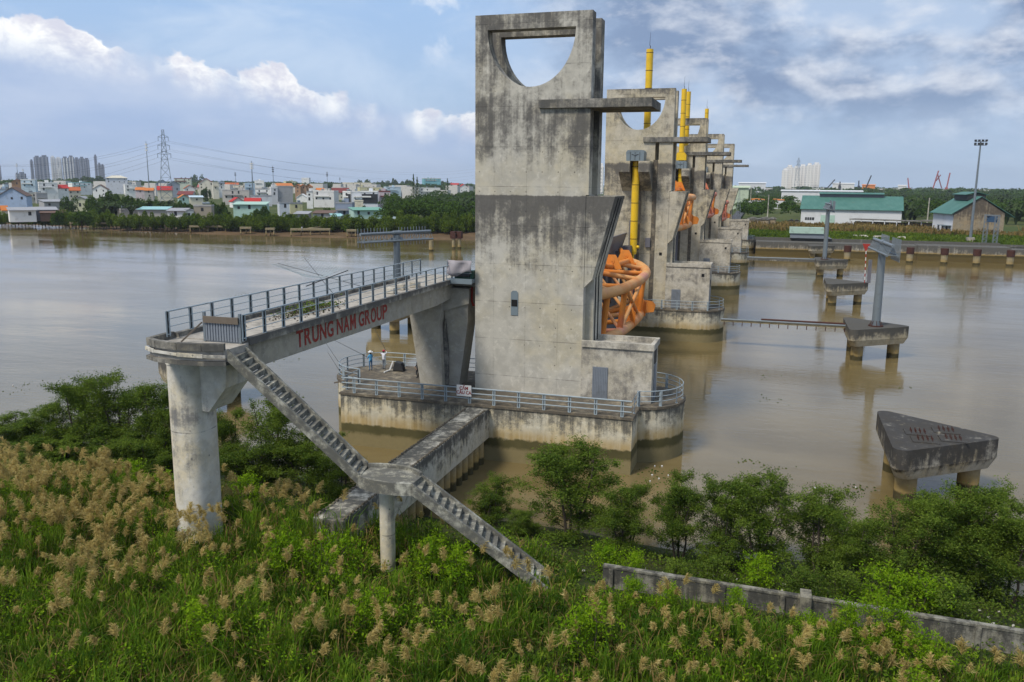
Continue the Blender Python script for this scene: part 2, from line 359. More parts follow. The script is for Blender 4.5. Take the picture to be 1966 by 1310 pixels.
def npmesh(name,V,F4,mt):
    """V (n,3) array, F4 (m,4) quads"""
    me=bpy.data.meshes.new(name); V=np.asarray(V,dtype=np.float32); F=np.asarray(F4,dtype=np.int32)
    me.vertices.add(len(V)); me.vertices.foreach_set('co',V.ravel())
    me.loops.add(F.size); me.loops.foreach_set('vertex_index',F.ravel())
    me.polygons.add(len(F)); k=F.shape[1]
    me.polygons.foreach_set('loop_start',np.arange(0,F.size,k,dtype=np.int32))
    me.polygons.foreach_set('loop_total',np.full(len(F),k,dtype=np.int32))
    me.update(calc_edges=True); me.materials.append(mt); return me
def npobj(name,V,F,mt,parent=None):
    o=bpy.data.objects.new(name,npmesh(name,V,F,mt)); COL.objects.link(o)
    if parent: o.parent=parent
    return o
def leafquads(C,size,rng,flat=.0,aspect=.5,nb=None):
    """leaf-shaped diamonds round centres C"""
    n=len(C); d=rng.normal(size=(n,3)); d[:,2]*=(1-flat); d/=np.linalg.norm(d,axis=1)[:,None]
    e=rng.normal(size=(n,3)); e-= (e*d).sum(1)[:,None]*d; e/=np.linalg.norm(e,axis=1)[:,None]
    s=(size*rng.uniform(.6,1.3,n))[:,None]
    V=np.stack([C-d*s*.5,C+e*s*aspect*.5,C+d*s*.5,C-e*s*aspect*.5],1).reshape(-1,3)
    return V,np.arange(4*n).reshape(n,4)
# ================= ground and water =================
wt=MB(); wt.add([(-9000,-500,0),(9000,-500,0),(9000,300,0),(-9000,300,0)],[(0,1,2,3)])
tag(wt.build('river_water',M_WATER),kind='structure')
def gz(x,y):   # near bank height
    e=.35*math.sin(x*.31+1.3)*math.sin(y*.4+x*.11)
    pts=[(0,2.2),(34,2.0),(37,1.9),(39,1.35),(42,.75),(45.5,.05),(49,-.8),(60,-2.5)]
    sh=1.2*math.sin(x*.09+.5) if x<-16 else .5*math.sin(x*.3)
    yy=y-sh-(4.2 if x<-30 else max(0,(-16-x)/14*4.2) if x<-16 else 0)*(1 if y>36 else max(0,(y-30)/6))
    for (a,za),(b,zb) in zip(pts,pts[1:]):
        if yy<=b: return za+(zb-za)*max(0,(yy-a))/(b-a)+e*.25
    return -2.5
def grid(xs,ys,fz):
    V=[(x,y,fz(x,y)) for y in ys for x in xs]; n=len(xs)
    return V,[(j*n+i,j*n+i+1,(j+1)*n+i+1,(j+1)*n+i) for j in range(len(ys)-1) for i in range(n-1)]
m_=MB(); V,F=grid([-400,-200]+[-100+1.5*i for i in range(110)]+[200,400],[-60,-20,5]+[10+1.*i for i in range(46)],gz); m_.add(V,F)
tag(m_.build('near_river_bank',M_GROUND,smooth=True),kind='structure')
BANK=[(-1500,330),(-600,305),(-360,297),(-300,293),(-252,275),(-228,273),(-180,271),(-140,274),(-103,283),(-60,284),(-20,272)]
def bank_y(x):
    for (a,ya),(b,yb) in zip(BANK,BANK[1:]):
        if x<=b: return ya+(yb-ya)*(x-a)/(b-a)+5
    return 277.
xs=sorted(set([-9000,-1500]+[b[0] for b in BANK]+list(range(-400,-6,12))+[-5.2]))
V=[];F=[]
offs=[(-14,-1.6),(-1.,-.06),(6,.55),(14,1.0),(24,2.2),(34,3.0),(400,3.0),(9500,3.0)]
for x in xs:
    y0=bank_y(max(x,-1500))+(1.1*math.sin(x*.13)+.8*math.sin(x*.37))
    for d,z in offs: V.append((x*(1 if d<300 else 1.3),y0+d,z+(.12*math.sin(x*.5+d) if 0<d<30 else 0)))
k=len(offs); F=[(i*k+j,(i+1)*k+j,(i+1)*k+j+1,i*k+j+1) for i in range(len(xs)-1) for j in range(5)]
mm=MB(); mm.add(V,F); tag(mm.build('mud_bank',M_MUD,smooth=True),kind='structure')
mm=MB(); mm.add(V,[(i*k+j,(i+1)*k+j,(i+1)*k+j+1,i*k+j+1) for i in range(len(xs)-1) for j in range(5,k-1)]); tag(mm.build('far_ground',M_FARG),kind='structure')
mm=MB(); mm.add([(-14,265.5,3.9),(9000,265.5,3.9),(9000,9800,3.4),(-14,9800,3.4)],[(0,1,2,3)]); tag(mm.build('lock_side_ground',M_FARG),kind='structure')
# ================= sluice piers =================
def dhole(xL,xR,z0,zt=32.2,cx=-17.65,a=3.3,b=4.05,zh=31.15,n=28):
    arc=[(cx+a*math.cos(t),zh-b*math.sin(t)) for t in [PI*i/n for i in range(n+1)]]
    return [(xL,z0),(xR,z0),(xR,zh)]+arc+[(xL,zh)]
def nose(cx,cy,r,s,n=14,k=.92): # half ellipse at the end of a pier; s=+1 right, -1 left
    return [(cx+s*r*k*math.cos(t),cy+r*math.sin(t)*s) for t in [-PI/2+PI*i/n for i in range(n+1)]]
YC=63.4
def rail_posts(root,path,z,h=1.1,sp=2.,mt=M_RAIL,pw=.09,heights=(1.,.66,.33),thick=.032,toprail=.04):
    path=[Vector((p[0],p[1],(p[2] if len(p)>2 else z))) for p in path]
    for i,k_ in enumerate(heights):
        mb=MB(); mb.path([p+Vector((0,0,h*k_)) for p in path],toprail if i==0 else thick,6); mb.build('rail',mt,root)
    dist=0; nxt=0.; tot=sum((b-a).length for a,b in zip(path,path[1:])); n=max(1,round(tot/sp)); step=tot/n; k_=0
    for a,b in zip(path,path[1:]):
        L=(b-a).length
        while nxt<=dist+L+1e-4 and k_<=n:
            p=a.lerp(b,min(1,(nxt-dist)/max(L,1e-6))); d=(b-a).normalized(); nn=Vector((-d.y,d.x,0))
            mb=MB()
            for s_ in (-1,1): mb.beam(p+d*s_*.045-Vector((0,0,.12)),p+d*s_*.045+Vector((0,0,h+.02)),.022,pw*1.6) if abs(d.x)>abs(d.y) else mb.beam(p+d*s_*.05-Vector((0,0,.12)),p+d*s_*.05+Vector((0,0,h+.02)),pw*1.6,.022)
            mb.box(p.x-.09,p.x+.09,p.y-.09,p.y+.09,p.z+.001,p.z+.03)
            mb.build('post',mt,root); nxt+=step; k_+=1
        dist+=L
    return root
def pier(first,y0,label,name='sluice_pier'):
    """built where the first pier stands (tower front at y 61.2) then moved by y0"""
    r=empty(name,(-17.5,YC,0),label,'dam pier','concrete piers of the tidal sluice gate')
    mt=M_T1 if first else M_T2
    # base
    body=nose(-9.1,YC,3.62,1)+nose(-31.4,YC,3.62,-1)[::1]
    b=MB(); b.prism(body,-2.5,4.02)
    b.build('pier_base',M_PIER,r,smooth=True)
    b=MB(); b.prism([(x*1.0+(-.07 if x<-31.4 else .07 if x>-9.1 else 0),YC+(y-YC)*1.02) for x,y in body],4.02,4.2); b.build('deck_edge',M_DECK,r,smooth=True)
    if first:
        b=MB(); b.box(-31.4,-8.7,56.8,59.80,-2.5,4.0); b.build('front_apron',M_PIER,r)
        b=MB(); b.box(-31.48,-8.62,56.72,59.715,4.0,4.18); b.build('apron_deck',M_DECK,r)
    X0,X1=-21.9,-13.35; z1=19.4
    # lower block
    b=MB(); b.box(X0,X1,61.2,65.55,4.2,z1); b.build('tower_block',mt,r)
    b=MB(); b.prism([(X1+.003,12.6),(-12.75,13.2),(-11.2,19.33),(X1+.003,19.33)],61.26,65.4,'y'); b.prism([(X1+.003,4.2),(-12.75,4.2),(-12.75,13.2),(X1+.003,12.6)],62.1,65.4,'y')
    fl=b.build('flared_wall',mt,r)
    b=MB()
    for yy in (62.6,63.7):
        b.beam((-12.72,yy,13.3),(-11.17,yy,19.2),.10,.05); 
        b.beam((-12.72,yy,4.4),(-12.72,yy,13.3),.05,.10)
    b.build('guide_rail',M_DARK,fl)
    if first:
        b=MB(); b.prism([(-18.98,10.25),(-18.42,10.25),(-18.42,12.0),(-18.56,12.14),(-18.84,12.14),(-18.98,12.0)],61.15,61.197,'y'); wd=b.build('window',M_STEELBLUE,r)
        b=MB(); b.box(-18.93,-18.47,61.12,61.149,10.95,11.45); b.build('open_pane',M_BLACK,wd)
    # upper walls
    for nm,ya,yb,dz in (('front_wall',61.2,62.3,0),('rear_wall',64.35,65.5,0)):
        b=MB()
        if nm=='front_wall' and not first:
            b.prism([(X0,z1),(-15.4,z1),(-15.4,25.5),(-14.9,25.5),(-14.9,23.3),(-15.4,23.3)][:2]+[(-15.4,23.3),(-14.9,23.3),(-14.9,z1)]+[(X1+.2,z1),(X1+.2,25.5),(-14.9,25.5),(-14.9,23.3)][:2]+[(X1+.2,25.5)],ya,yb,'y') if False else None
            b.box(X0,-15.4,ya,yb,z1,25.5); b.box(-14.9,X1+.2,ya,yb,z1,25.5); b.box(-15.4,-14.9,ya+.01,yb-.01,z1,23.3)
            b.prism(dhole(X0,X1+.2,25.5),ya,yb,'y')
        else: b.prism(dhole(X0,X1+.2,z1),ya,yb,'y')
        b.box(X0,X1+.2,ya,yb,31.15,32.2)
        b.build(nm,mt,r)
    b=MB(); b.box(X0+.05,X0+1.2,62.3,64.35,z1,25.4); b.build('cross_wall',mt,r)
    # balcony slab
    b=MB(); b.box(-16.95,-8.75,60.93,65.62,25.55,26.16); b.build('cantilever_slab',M_SLAB,r,bevel=.02)
    # service hut
    b=MB(); b.box(X1+.6,-8.0,61.32,64.1,4.2,8.25) if not first else b.box(X1+.01,-8.02,61.0,64.0,4.2,8.25)
    if not first: b=MB(); b.box(X1+.01,-7.7,60.9,64.2,4.2,9.75)
    zt=8.25 if first else 9.75; xr=-8.02 if first else -7.7; ya,yb=(61.,64.) if first else (60.9,64.2)
    h=b.build('service_hut',M_HUT,r)
    b=MB(); e=.12
    for (p,q,s_,t_) in ((X1+.02,xr+e,ya-e,ya+.18),(X1+.02,xr+e,yb-.18,yb+e),(xr-.18,xr+e,ya+.18,yb-.18)): b.box(p,q,s_,t_,zt-.05,zt+.42)
    b.box(X1+.02,xr-.18,ya+.18,yb-.18,zt-.04,zt+.06)
    b.build('parapet',M_HUT,h)
    b=MB(); dx=-12.45 if first else -12.5
    b.box(dx,dx+1.16,ya-.05,ya-.005,4.22,6.72)
    for i in range(9): b.box(dx+.03+i*.128,dx+.09+i*.128,ya-.08,ya-.051,4.24,6.70)
    b.build('door',M_CORR,h)
    b=MB(); b.box(xr+.004,xr+.06,ya+1.,ya+2.1,4.22,6.9); b.build('door',M_CORR,h)
    b=MB(); b.box(xr+.004,xr+.04,ya+1.,ya+2.1,7.0,8.0); b.build('window',M_DARK,h)
    if not first:
        b=MB(); b.box(-8.75,-8.4,ya-.03,ya-.004,8.5,8.9); b.build('vent_opening',M_BLACK,h)
        for xa,xb in ((-19.5,-18.1),(-17.0,-15.6)):
            b=MB(); b.prism([(61.2,19.35),(61.2,23.1),(58.1,23.1),(58.1,21.75)],xa,xb,'x'); b.build('corbel',M_SLAB if False else mt,r)
        b=MB(); b.box(-15.55,-15.0,61.12,61.196,4.6,23.3); b.box(-18.05,-17.0,61.13,61.197,6.,23.)
        b.build('dark_strip',M_DECK,r)  # thin upright strips laid on the tower face, darker than the wall
        b=MB(); b.box(-16.2,-15.55,60.85,61.19,12.1,13.3); b.build('control_box',M_STEELG,r)
        b=MB(); b.box(-14.35,-14.0,61.15,61.195,11.1,11.45); b.build('vent_opening',M_BLACK,r)
        b=MB(); b.box(-18.35,-17.4,60.75,61.19,5.2,15.5); b.build('gate_guide',M_STEELG,r)
    if y0: r.location.y+=y0
    return r
P1=pier(True,0,'nearest weathered concrete gate tower with half-round window at the footbridge end')
SP=50.4
p2=pier(False,SP,'second concrete gate tower, yellow lowered cylinder on its near face')
P2=p2
for i,lb in ((2,'third concrete gate tower, pair of tall raised yellow cylinders in front of its window'),(3,'fourth concrete gate tower, second from the far end of the row'),(4,'farthest concrete gate tower, against the lock wall')):
    copy_tree(p2,loc=(-17.5,YC+SP*i,0),label=lb)
# rails on the piers
r=empty('guard_rail',(-8.7,56.9,4.2),'blue-grey guard rail around the near pier deck, carrying the fishing sign','railing')
pr=[(-33.6,59.9)]
pts=[(-8.78,60.),(-8.78,56.87),(-31.3,56.87),(-31.3,59.6)]
rail_posts(r,[(x,y,4.18) for x,y in pts],4.18,1.15,1.95)
r=empty('guard_rail',(-6.2,YC,4.2),'curved guard rail round the right nose of the near pier','railing')
rail_posts(r,[(-8.78,60.05,4.2)]+[(x,y,4.2) for x,y in nose(-9.1,YC,3.45,1)][1:],4.2,1.15,1.7)
r=empty('guard_rail',(-34,YC,4.2),'curved guard rail round the left nose where two anglers stand','railing')
rail_posts(r,[(-23.0,YC+3.45,4.2)]+[(x,y,4.2) for x,y in nose(-31.4,YC,3.45,-1)],4.2,1.15,1.9)
for i,l in ((1,'guard rail round the nose of the second pier'),(2,'guard rail round the nose of the third pier'),(3,'guard rail round the nose of the fourth pier'),(4,'guard rail round the nose of the farthest pier')):
    if i==1:
        rr=empty('guard_rail',(-9.1,YC+SP,4.2),l,'railing'); rail_posts(rr,[(-21.5,YC+SP-3.45,4.2)]+[(x,y+SP,4.2) for x,y in nose(-9.1,YC,3.45,1)]+[(-12,YC+SP+3.45,4.2)],4.2,1.15,2.)
    else: copy_tree(rr,loc=(-9.1,YC+SP*i,4.2),label=l)
# sign
s=empty('warning_sign',(-21.1,56.75,4.9),'white board with red Vietnamese lettering on the near pier rail','sign')
b=MB(); b.box(-21.75,-20.6,56.72,56.76,4.72,5.55); b.build('board',M_WHITE,s,bevel=.01)
def text(body,size,mt,parent,mat4,name='lettering',sx=1.,fit=None,bold=.0,ext=.006,align='CENTER',sp=1.,ls=1.):
    c=bpy.data.curves.new(name,'FONT'); c.body=body; c.size=size; c.align_x=align; c.align_y='CENTER'; c.extrude=ext; c.offset=bold; c.space_character=sp; c.space_line=ls
    o=bpy.data.objects.new(name,c); COL.objects.link(o); bpy.context.view_layer.update()
    me=bpy.data.meshes.new_from_object(o.evaluated_get(bpy.context.evaluated_depsgraph_get()))
    bpy.data.objects.remove(o); me.materials.clear(); me.materials.append(mt)
    o=bpy.data.objects.new(name,me); COL.objects.link(o); o.parent=parent
    if fit: xs_=[v.co.x for v in me.vertices]; sx=fit/(max(xs_)-min(xs_))
    off=parent.location.copy() if parent else Vector((0,0,0)); q=parent.parent if parent else None
    while q: off=off+q.location; q=q.parent
    o.matrix_local=Matrix.Translation(-off)@mat4@Matrix.Diagonal((sx,1,1,1)); return o
text('CẤM\nCÂU CÁ',.34,M_LET,s,Matrix.Translation((-21.175,56.712,5.15))@Matrix.Rotation(PI/2,4,'X'),bold=.008,sx=.92,ls=.95)
# ================= hydraulic cylinders =================
def cylinder(x,y,ztop,zbot,raised,label,rod=True):
    r=empty('hydraulic_cylinder',(x,y,ztop),label,'hydraulic cylinder','yellow hydraulic lifting cylinders')
    b=MB(); b.tube((x,y,zbot),(x,y,ztop),.47,.47,20); b.build('barrel',M_YEL,r,smooth=True)
    b=MB(); z=zbot+1.6
    while z<ztop-.3:
        b.tube((x,y,z),(x,y,z+.07),.49,.49,20); z+=2.3
    b.build('band',M_RUST,r,smooth=True)
    b=MB(); b.tube((x,y,zbot-.35),(x,y,zbot),.40,.47,16); b.tube((x,y,zbot-1.6),(x,y,zbot-.35),.14,.14,10); b.sphere((x+.6,y-.1,zbot+.6),.22,.22,.22); b.build('rod_end',M_YEL,r,smooth=True)
    if raised:
        b=MB(); b.prism([(x-.95,24.6),(x+.95,24.6),(x+.95,25.5),(x+.6,26),(x-.6,26),(x-.95,25.5)],y-.8,y+.8,'y'); b.build('trunnion_block',M_YEL,r)
        b=MB(); b.path([(x,y,ztop),(x+.05,y,ztop+.35),(x-.05,y,ztop+.6),(x+.02,y,ztop+2.2)],[.05,.05,.03,.012],6); b.build('vent_pipe',M_DARK,r)
    b=MB(); b.prism([(x-1.1,23.12),(x+1.1,23.12),(x+1.15,24.2),(x+.95,24.45),(x-.95,24.45),(x-1.15,24.2)],y-1.2,y+1.,'y')
    hs=b.build('housing',M_STEELBLUE,r)
    b=MB()
    for k_ in (-.6,0.,.6): b.beam((x+k_,y-1.215,23.2),(x+k_,y-1.215,24.2),.07,.03)
    b.path([(x-.45,y-1.23,23.9),(x-.25,y-1.23,23.9),(x,y-1.23,23.7),(x+.25,y-1.23,23.9),(x+.45,y-1.23,23.9)],.03,5)
    b.build('housing_rib',M_DARK,hs)
    return r
cylinder(-17.5,YC+SP-3.9,24.3,11.6,False,'lowered yellow cylinder hanging down the near face of the second tower')
cylinder(-17.3,YC+SP*2-3.9,37.2,17.5,True,'tall raised yellow cylinder on the near face of the third tower')
cylinder(-17.55,YC+SP+4.6,38.,17.5,True,'raised yellow cylinder standing behind the half-round window of the second tower')
cylinder(-17.4,YC+SP*2+4.6,37.6,17.5,True,'raised yellow cylinder just behind the third tower window')
cylinder(-17.9,YC+SP*3+4.2,38.6,17.5,True,'short visible yellow cylinder tip behind the fourth tower')
cylinder(-17.5,YC+SP*3-3.9,26.5,17.5,False,'yellow cylinder low on the near face of the fourth tower')
cylinder(-17.5,YC+SP*4-3.9,24.3,17.5,False,'yellow cylinder on the near face of the farthest tower')
# ================= gates =================
def gate(yoff,dz,ma,mb_,label,first=False):
    y0=YC+yoff; r=empty('sluice_gate',(-15,y0+25,10+dz),label,'sluice gate','orange tubular sluice gates between the towers')
    def arch(z,x0=-.45): return [(-16.6+x0,y0+3.,z),(-14.5+x0,y0+8.,z),(-12.75+x0,y0+15,z),(-12.65+x0,y0+28.,z),(-14.8+x0,y0+38,z),(-18.3+x0,y0+46.,z)]
    up=arch(10.6+dz); lo=arch(6.3+dz,-.9)
    def cr3(p,n=5):
        out=[]
        for i in range(len(p)-1):
            a,b_,c,d=p[max(i-1,0)],p[i],p[i+1],p[min(i+2,len(p)-1)]
            for k_ in range(n):
                t=k_/n; out.append(tuple(.5*((2*b_[j])+(-a[j]+c[j])*t+(2*a[j]-5*b_[j]+4*c[j]-d[j])*t*t+(-a[j]+3*b_[j]-3*c[j]+d[j])*t**3) for j in (0,1,2)))
        return out+[p[-1]]
    b=MB(); b.path(cr3(up),.50,16); b.build('upper_chord',ma,r,smooth=True)
    b=MB(); b.path(cr3(lo),.50,16); b.build('lower_chord',ma,r,smooth=True)
    # upright struts and braces between the chords
    def at(ch,t):
        i=min(int(t),len(ch)-2); return Vector(ch[i]).lerp(Vector(ch[i+1]),t-i)
    for t in (.6,1.5,2.05,2.9,3.5,4.3):
        b=MB(); b.tube(at(lo,t),at(up,t),.29,.29,14,False); b.build('strut',mb_,r,smooth=True)
    for t,u in ((2.05,2.9),(2.9,2.05),(1.5,.6),(2.9,3.5),(3.5,4.3)):
        b=MB(); b.tube(at(lo,t),at(up,u),.19,.19,12,False); b.build('brace',ma,r,smooth=True)
    # radial tubes fanning back to the skin plate
    k=0
    for t,za,zb in ((1.0,12.2,10.5),(1.6,13.,10.6),(2.1,11.6,9.),(2.6,12.6,10.),(3.1,11.8,9.6),(3.6,12.8,10.6),(4.1,12.,10.)):
        q=at(up,t); b=MB(); b.tube(q,(-18.8,q.y-1.5-t*1.2,za-.6+dz),.26,.26,12,False); b.build('radial_tube',ma if k%2 else mb_,r,smooth=True)
        q=at(lo,t); b=MB(); b.tube(q,(-18.6,q.y-1.-t*1.0,7.5-t*.5+dz),.25,.25,12,False); b.build('radial_tube',mb_ if k%2 else ma,r,smooth=True)
        q2=at(up,t+.3) ; b=MB(); b.tube(at(lo,t),(-17.8,q2.y-2,10.9+dz),.17,.17,10,False); b.build('brace',ma,r,smooth=True); k+=1
    # loose-looking secondary top frame
    s1=[(-18.4,y0+10,13.4+dz),(-15.6,y0+20.,12.1+dz),(-15.3,y0+29,11.9+dz),(-18.2,y0+41,12.2+dz)]
    b=MB(); b.path(s1,.27,12); b.build('inner_chord',mb_,r,smooth=True)
    b=MB(); b.tube((-17.3,y0+12,15.1+dz),(-15.7,y0+18.5,12.3+dz),.22,.22,12); b.build('brace',mb_,r,smooth=True)
    # gusset plates with bolt discs
    for t,ch,s_ in ((2.45,lo,1),(3.05,lo,1),(2.1,s1,1),(1.2,s1,1)):
        q=at(ch,t if ch is not s1 else t); 
        b=MB(); pl=[(-1.3,-.3),(1.3,-.3),(.75,.75),(.45,1.15),(-.45,1.15),(-.75,.75)] if ch is s1 else [(-.9,-.2),(.9,-.2),(1.0,1.3),(.5,1.7),(-.5,1.7),(-1.,1.3)]
        yy_=q.y-.8; b.prism([(q.x+u*.8,q.z+v) for u,v in pl],yy_-.12,yy_,'y'); gp=b.build('gusset_plate',M_ORG2 if not ma is M_ORG3 else M_ORG3,r)
        b=MB(); b.tube((q.x,yy_-.121,q.z+.55),(q.x,yy_-.17,q.z+.55),.28,.28,14); b.tube((q.x,yy_-.171,q.z+.55),(q.x,yy_-.22,q.z+.55),.09,.09,8); b.build('bolt_disc',mb_,gp)
    q=at(lo,3.1); b=MB(); b.prism([(q.x+.5,q.z-.2),(q.x+1.4,q.z-.05),(q.x+1.6,q.z+.7),(q.x+1.3,q.z+1.1),(q.x+.4,q.z+1.25)],q.y+1.,q.y+1.15,'y'); b.build('lifting_lug',M_ORG2,r)
    # skin plate
    b=MB(); zz=[(-18.8,1.5),(-19.3,5),(-19.4,9),(-19.,12),(-18.4,14.)]
    b.prism([(x,z+dz) for x,z in zz]+[(x-.25,z+dz) for x,z in zz[::-1]],y0+3.,y0+46.6,'y'); sk=b.build('skin_plate',M_STEELG,r)
    b=MB(); 
    for yy in range(5,47,4): b.box(-18.9,-18.45,y0+yy,y0+yy+.12,6+dz,12.+dz)
    b.build('plate_stiffener',M_STEELG,sk)
    b=MB(); b.box(-18.7,-17.6,y0+44.2,y0+46.2,10.4+dz,12.4+dz); b.build('end_box',M_STEELG,r)
    return r
gate(0,0,M_ORG,M_ORG2,'lowered orange tube gate between the nearest and second towers')
gate(SP,7.6,M_ORG,M_ORG2,'raised orange tube gate between the second and third towers')
gate(SP*2,7.6,M_ORG3,M_ORG2,'raised red-orange tube gate between the third and fourth towers')
gate(SP*3,5.,M_ORG3,M_ORG3,'raised salmon tube gate between the fourth and farthest towers')
# ================= footbridge =================
fb=empty('footbridge',(-26,35,12.6),'grey concrete footbridge with red lettering leading to the nearest tower','footbridge')
apr=[(-28.1,34.2),(-28.0,32.45),(-27.2,32.05),(-25.9,31.85),(-24.7,32.0),(-23.75,32.35),(-23.75,34.2)]
b=MB(); b.prism(apr,12.05,12.55); b.build('end_platform',M_BDECK,fb)
b=MB(); op=[(x-(.12 if x<-26 else -.1)*(1 if abs(x+26)>1 else 0),y-(.12 if y<34 else 0)) for x,y in apr]
b.prism(op,11.85,12.04); 
n_=len(apr)
for i in range(n_-1):
    if i==n_-2: continue
    p,q=Vector((*apr[i],12.7)),Vector((*apr[i+1],12.7)); b.beam(p,q,.26,.34)
b.build('platform_kerb',M_SLAB,fb)
for i in range(1,n_-2):
    p,q=Vector((*op[i],12.42-.03*i)),Vector((*op[i+1],12.39-.03*i)); b=MB(); b.beam(p+(p-q).normalized()*-.01,q,.06,.13+.05*(i%2)); b.build('repair_plaster',M_COL,fb)
b=MB(); b.box(-28.0,-23.8,34.22,62.,12.46,12.6); b.build('deck_slab',M_BDECK,fb)
for x0,x1,nm in ((-23.97,-23.68,'k'),(-28.05,-27.75,'k')):
    b=MB(); b.box(x0,x1,34.25,62.02,12.46,12.82); b.build('kerb',M_SLAB if x0<-27 else M_GIRD,fb)
g=MB(); g.prism([(34.9,11.15),(58.6,11.05),(62.0,11.3),(62.0,12.45),(34.3,12.45),(34.3,11.6)],-27.6,-24.05,'x'); gd=g.build('girder',M_GIRD,fb)
tm=Matrix.Translation((-24.035,44.45,11.88))@Matrix.Rotation(PI/2,4,'Z')@Matrix.Rotation(PI/2,4,'X')
def letter(ch,y0,wd,hh,zb):
    b=MB(); X=-24.045
    if ch=='M':
        k=.24; pl=[(0,0),(k,0),(k,.62),(.5,.12),(1-k,.62),(1-k,0),(1,0),(1,1),(1-k,1),(.5,.46),(k,1),(0,1)]
        b.prism([(y0+u*wd,zb+v*hh) for u,v in pl],X,X+.016,'x'); b.build('letter',M_LET,gd); return
    c=bpy.data.curves.new('letter','FONT'); c.body=ch; c.size=1; c.offset=.02
    o=bpy.data.objects.new('letter',c); COL.objects.link(o); bpy.context.view_layer.update()
    me=bpy.data.meshes.new_from_object(o.evaluated_get(bpy.context.evaluated_depsgraph_get())); bpy.data.objects.remove(o)
    xs=[v.co.x for v in me.vertices]; ys=[v.co.y for v in me.vertices]; x0,x1,w0,w1=min(xs),max(xs),min(ys),max(ys)
    off=gd.location+fb.location
    for v in me.vertices: v.co=(X+.016-off.x,y0+(v.co.x-x0)/(x1-x0)*wd-off.y,zb+(v.co.y-w0)/(w1-w0)*hh-off.z)
    me.materials.clear(); me.materials.append(M_LET); me.update(); o=bpy.data.objects.new('letter',me); COL.objects.link(o); o.parent=gd
_y=38.85; _txt='TRUNG NAM GROUP'; _u=11.25/(sum(.35 if c_==' ' else 1.0 for c_ in _txt))
for c_ in _txt:
    if c_!=' ': letter(c_,_y+_u*.05,_u*.86,.93,11.42)
    _y+=_u*(.35 if c_==' ' else 1.0)
# column with side corbel
def rpoly(cx,cy,rx,ry,n=24,p=2.6): return [(cx+rx*(abs(math.cos(t))**(2/p))*math.copysign(1,math.cos(t)),cy+ry*(abs(math.sin(t))**(2/p))*math.copysign(1,math.sin(t))) for t in [2*PI*i/n for i in range(n)]]
b=MB(); b.prism(rpoly(-27.62,34.8,.98,1.1),-1,11.25); b.prism(rpoly(-27.62,34.8,1.02,1.14),11.26,11.84)
cl=b.build('column',M_COL,fb,smooth=True)
b=MB(); b.prism([(-26.8,8.9),(-26.3,8.9),(-25.25,10.2),(-25.1,11.84),(-26.8,11.84)],34.3,36.2,'y'); b.build('corbel',M_COL,cl)
# split leg at the tower end
b=MB(); b.prism([(-26.45,4.2),(-24.55,4.2),(-24.75,9.2),(-24.65,11.04),(-27.5,11.04)],60.9,62.2,'y')
lg=b.build('leg',M_GIRD,fb)
b=MB(); b.prism([(-24.35,4.2),(-23.45,4.2),(-22.7,9.4),(-22.7,12.08),(-24.9,12.08),(-24.55,9.2)],61.7,63.6,'y'); b.prism([(-25.0,10.1),(-22.55,10.9),(-22.5,12.05),(-24.6,12.05)],61.5,61.69,'y')
b.build('leg',M_GIRD,fb)
b=MB(); b.prism([(-24.62,4.25),(-24.3,4.25),(-24.25,7.0),(-24.5,9.6),(-24.75,8.)],61.45,61.68,'y'); b.build('broken_joint',M_SLAB,lg)
b=MB(); b.box(-28.,-22.05,62.03,66.2,12.2,12.55); b.build('tower_landing',M_BDECK,fb)
b=MB(); b.box(-24.0,-21.93,60.6,62.0,12.62,12.9); b.box(-24.0,-21.93,60.5,60.6,12.55,12.95); b.build('steel_tray',M_STEELBLUE,fb)
# rails
r=empty('guard_rail',(-23.85,34,12.8),'near-side guard rail along the footbridge above the lettering','railing','footbridge guard rails')
rail_posts(r,[(-23.83,34.0,12.82),(-23.83,61.2,12.82)],0,1.12,1.72,pw=.13,thick=.022,toprail=.04)
r=empty('guard_rail',(-27.9,34,12.8),'far-side guard rail along the footbridge, ending at the open platform','railing','footbridge guard rails')
rail_posts(r,[(-27.9,33.7,12.82),(-27.9,64.5,12.82)],0,1.12,1.72,pw=.13,thick=.022,toprail=.04)
# corrugated gate with plank across the bridge
g=empty('barrier_gate',(-25,33.9,12.6),'corrugated metal gate with a wooden plank closing the footbridge','gate')
b=MB(); b.box(-25.9,-24.05,33.9,33.93,12.62,13.75)
for i in range(12): b.box(-25.88+i*.153,-25.80+i*.153,33.86,33.899,12.63,13.74)
b.build('sheet',M_CORR,g)
b=MB(); b.box(-25.95,-24.,33.78,33.85,13.5,13.82); b.build('plank',M_WOOD,g)
for x in (-25.97,-23.98):
    b=MB(); b.box(x-.06,x+.06,33.87,33.99,12.58,14.0); b.build('post',M_ZINC,g)
b=MB(); b.beam((-26.8,33.2,12.6),(-26.05,33.85,13.5),.07,.07); b.build('prop',M_WOOD,g)
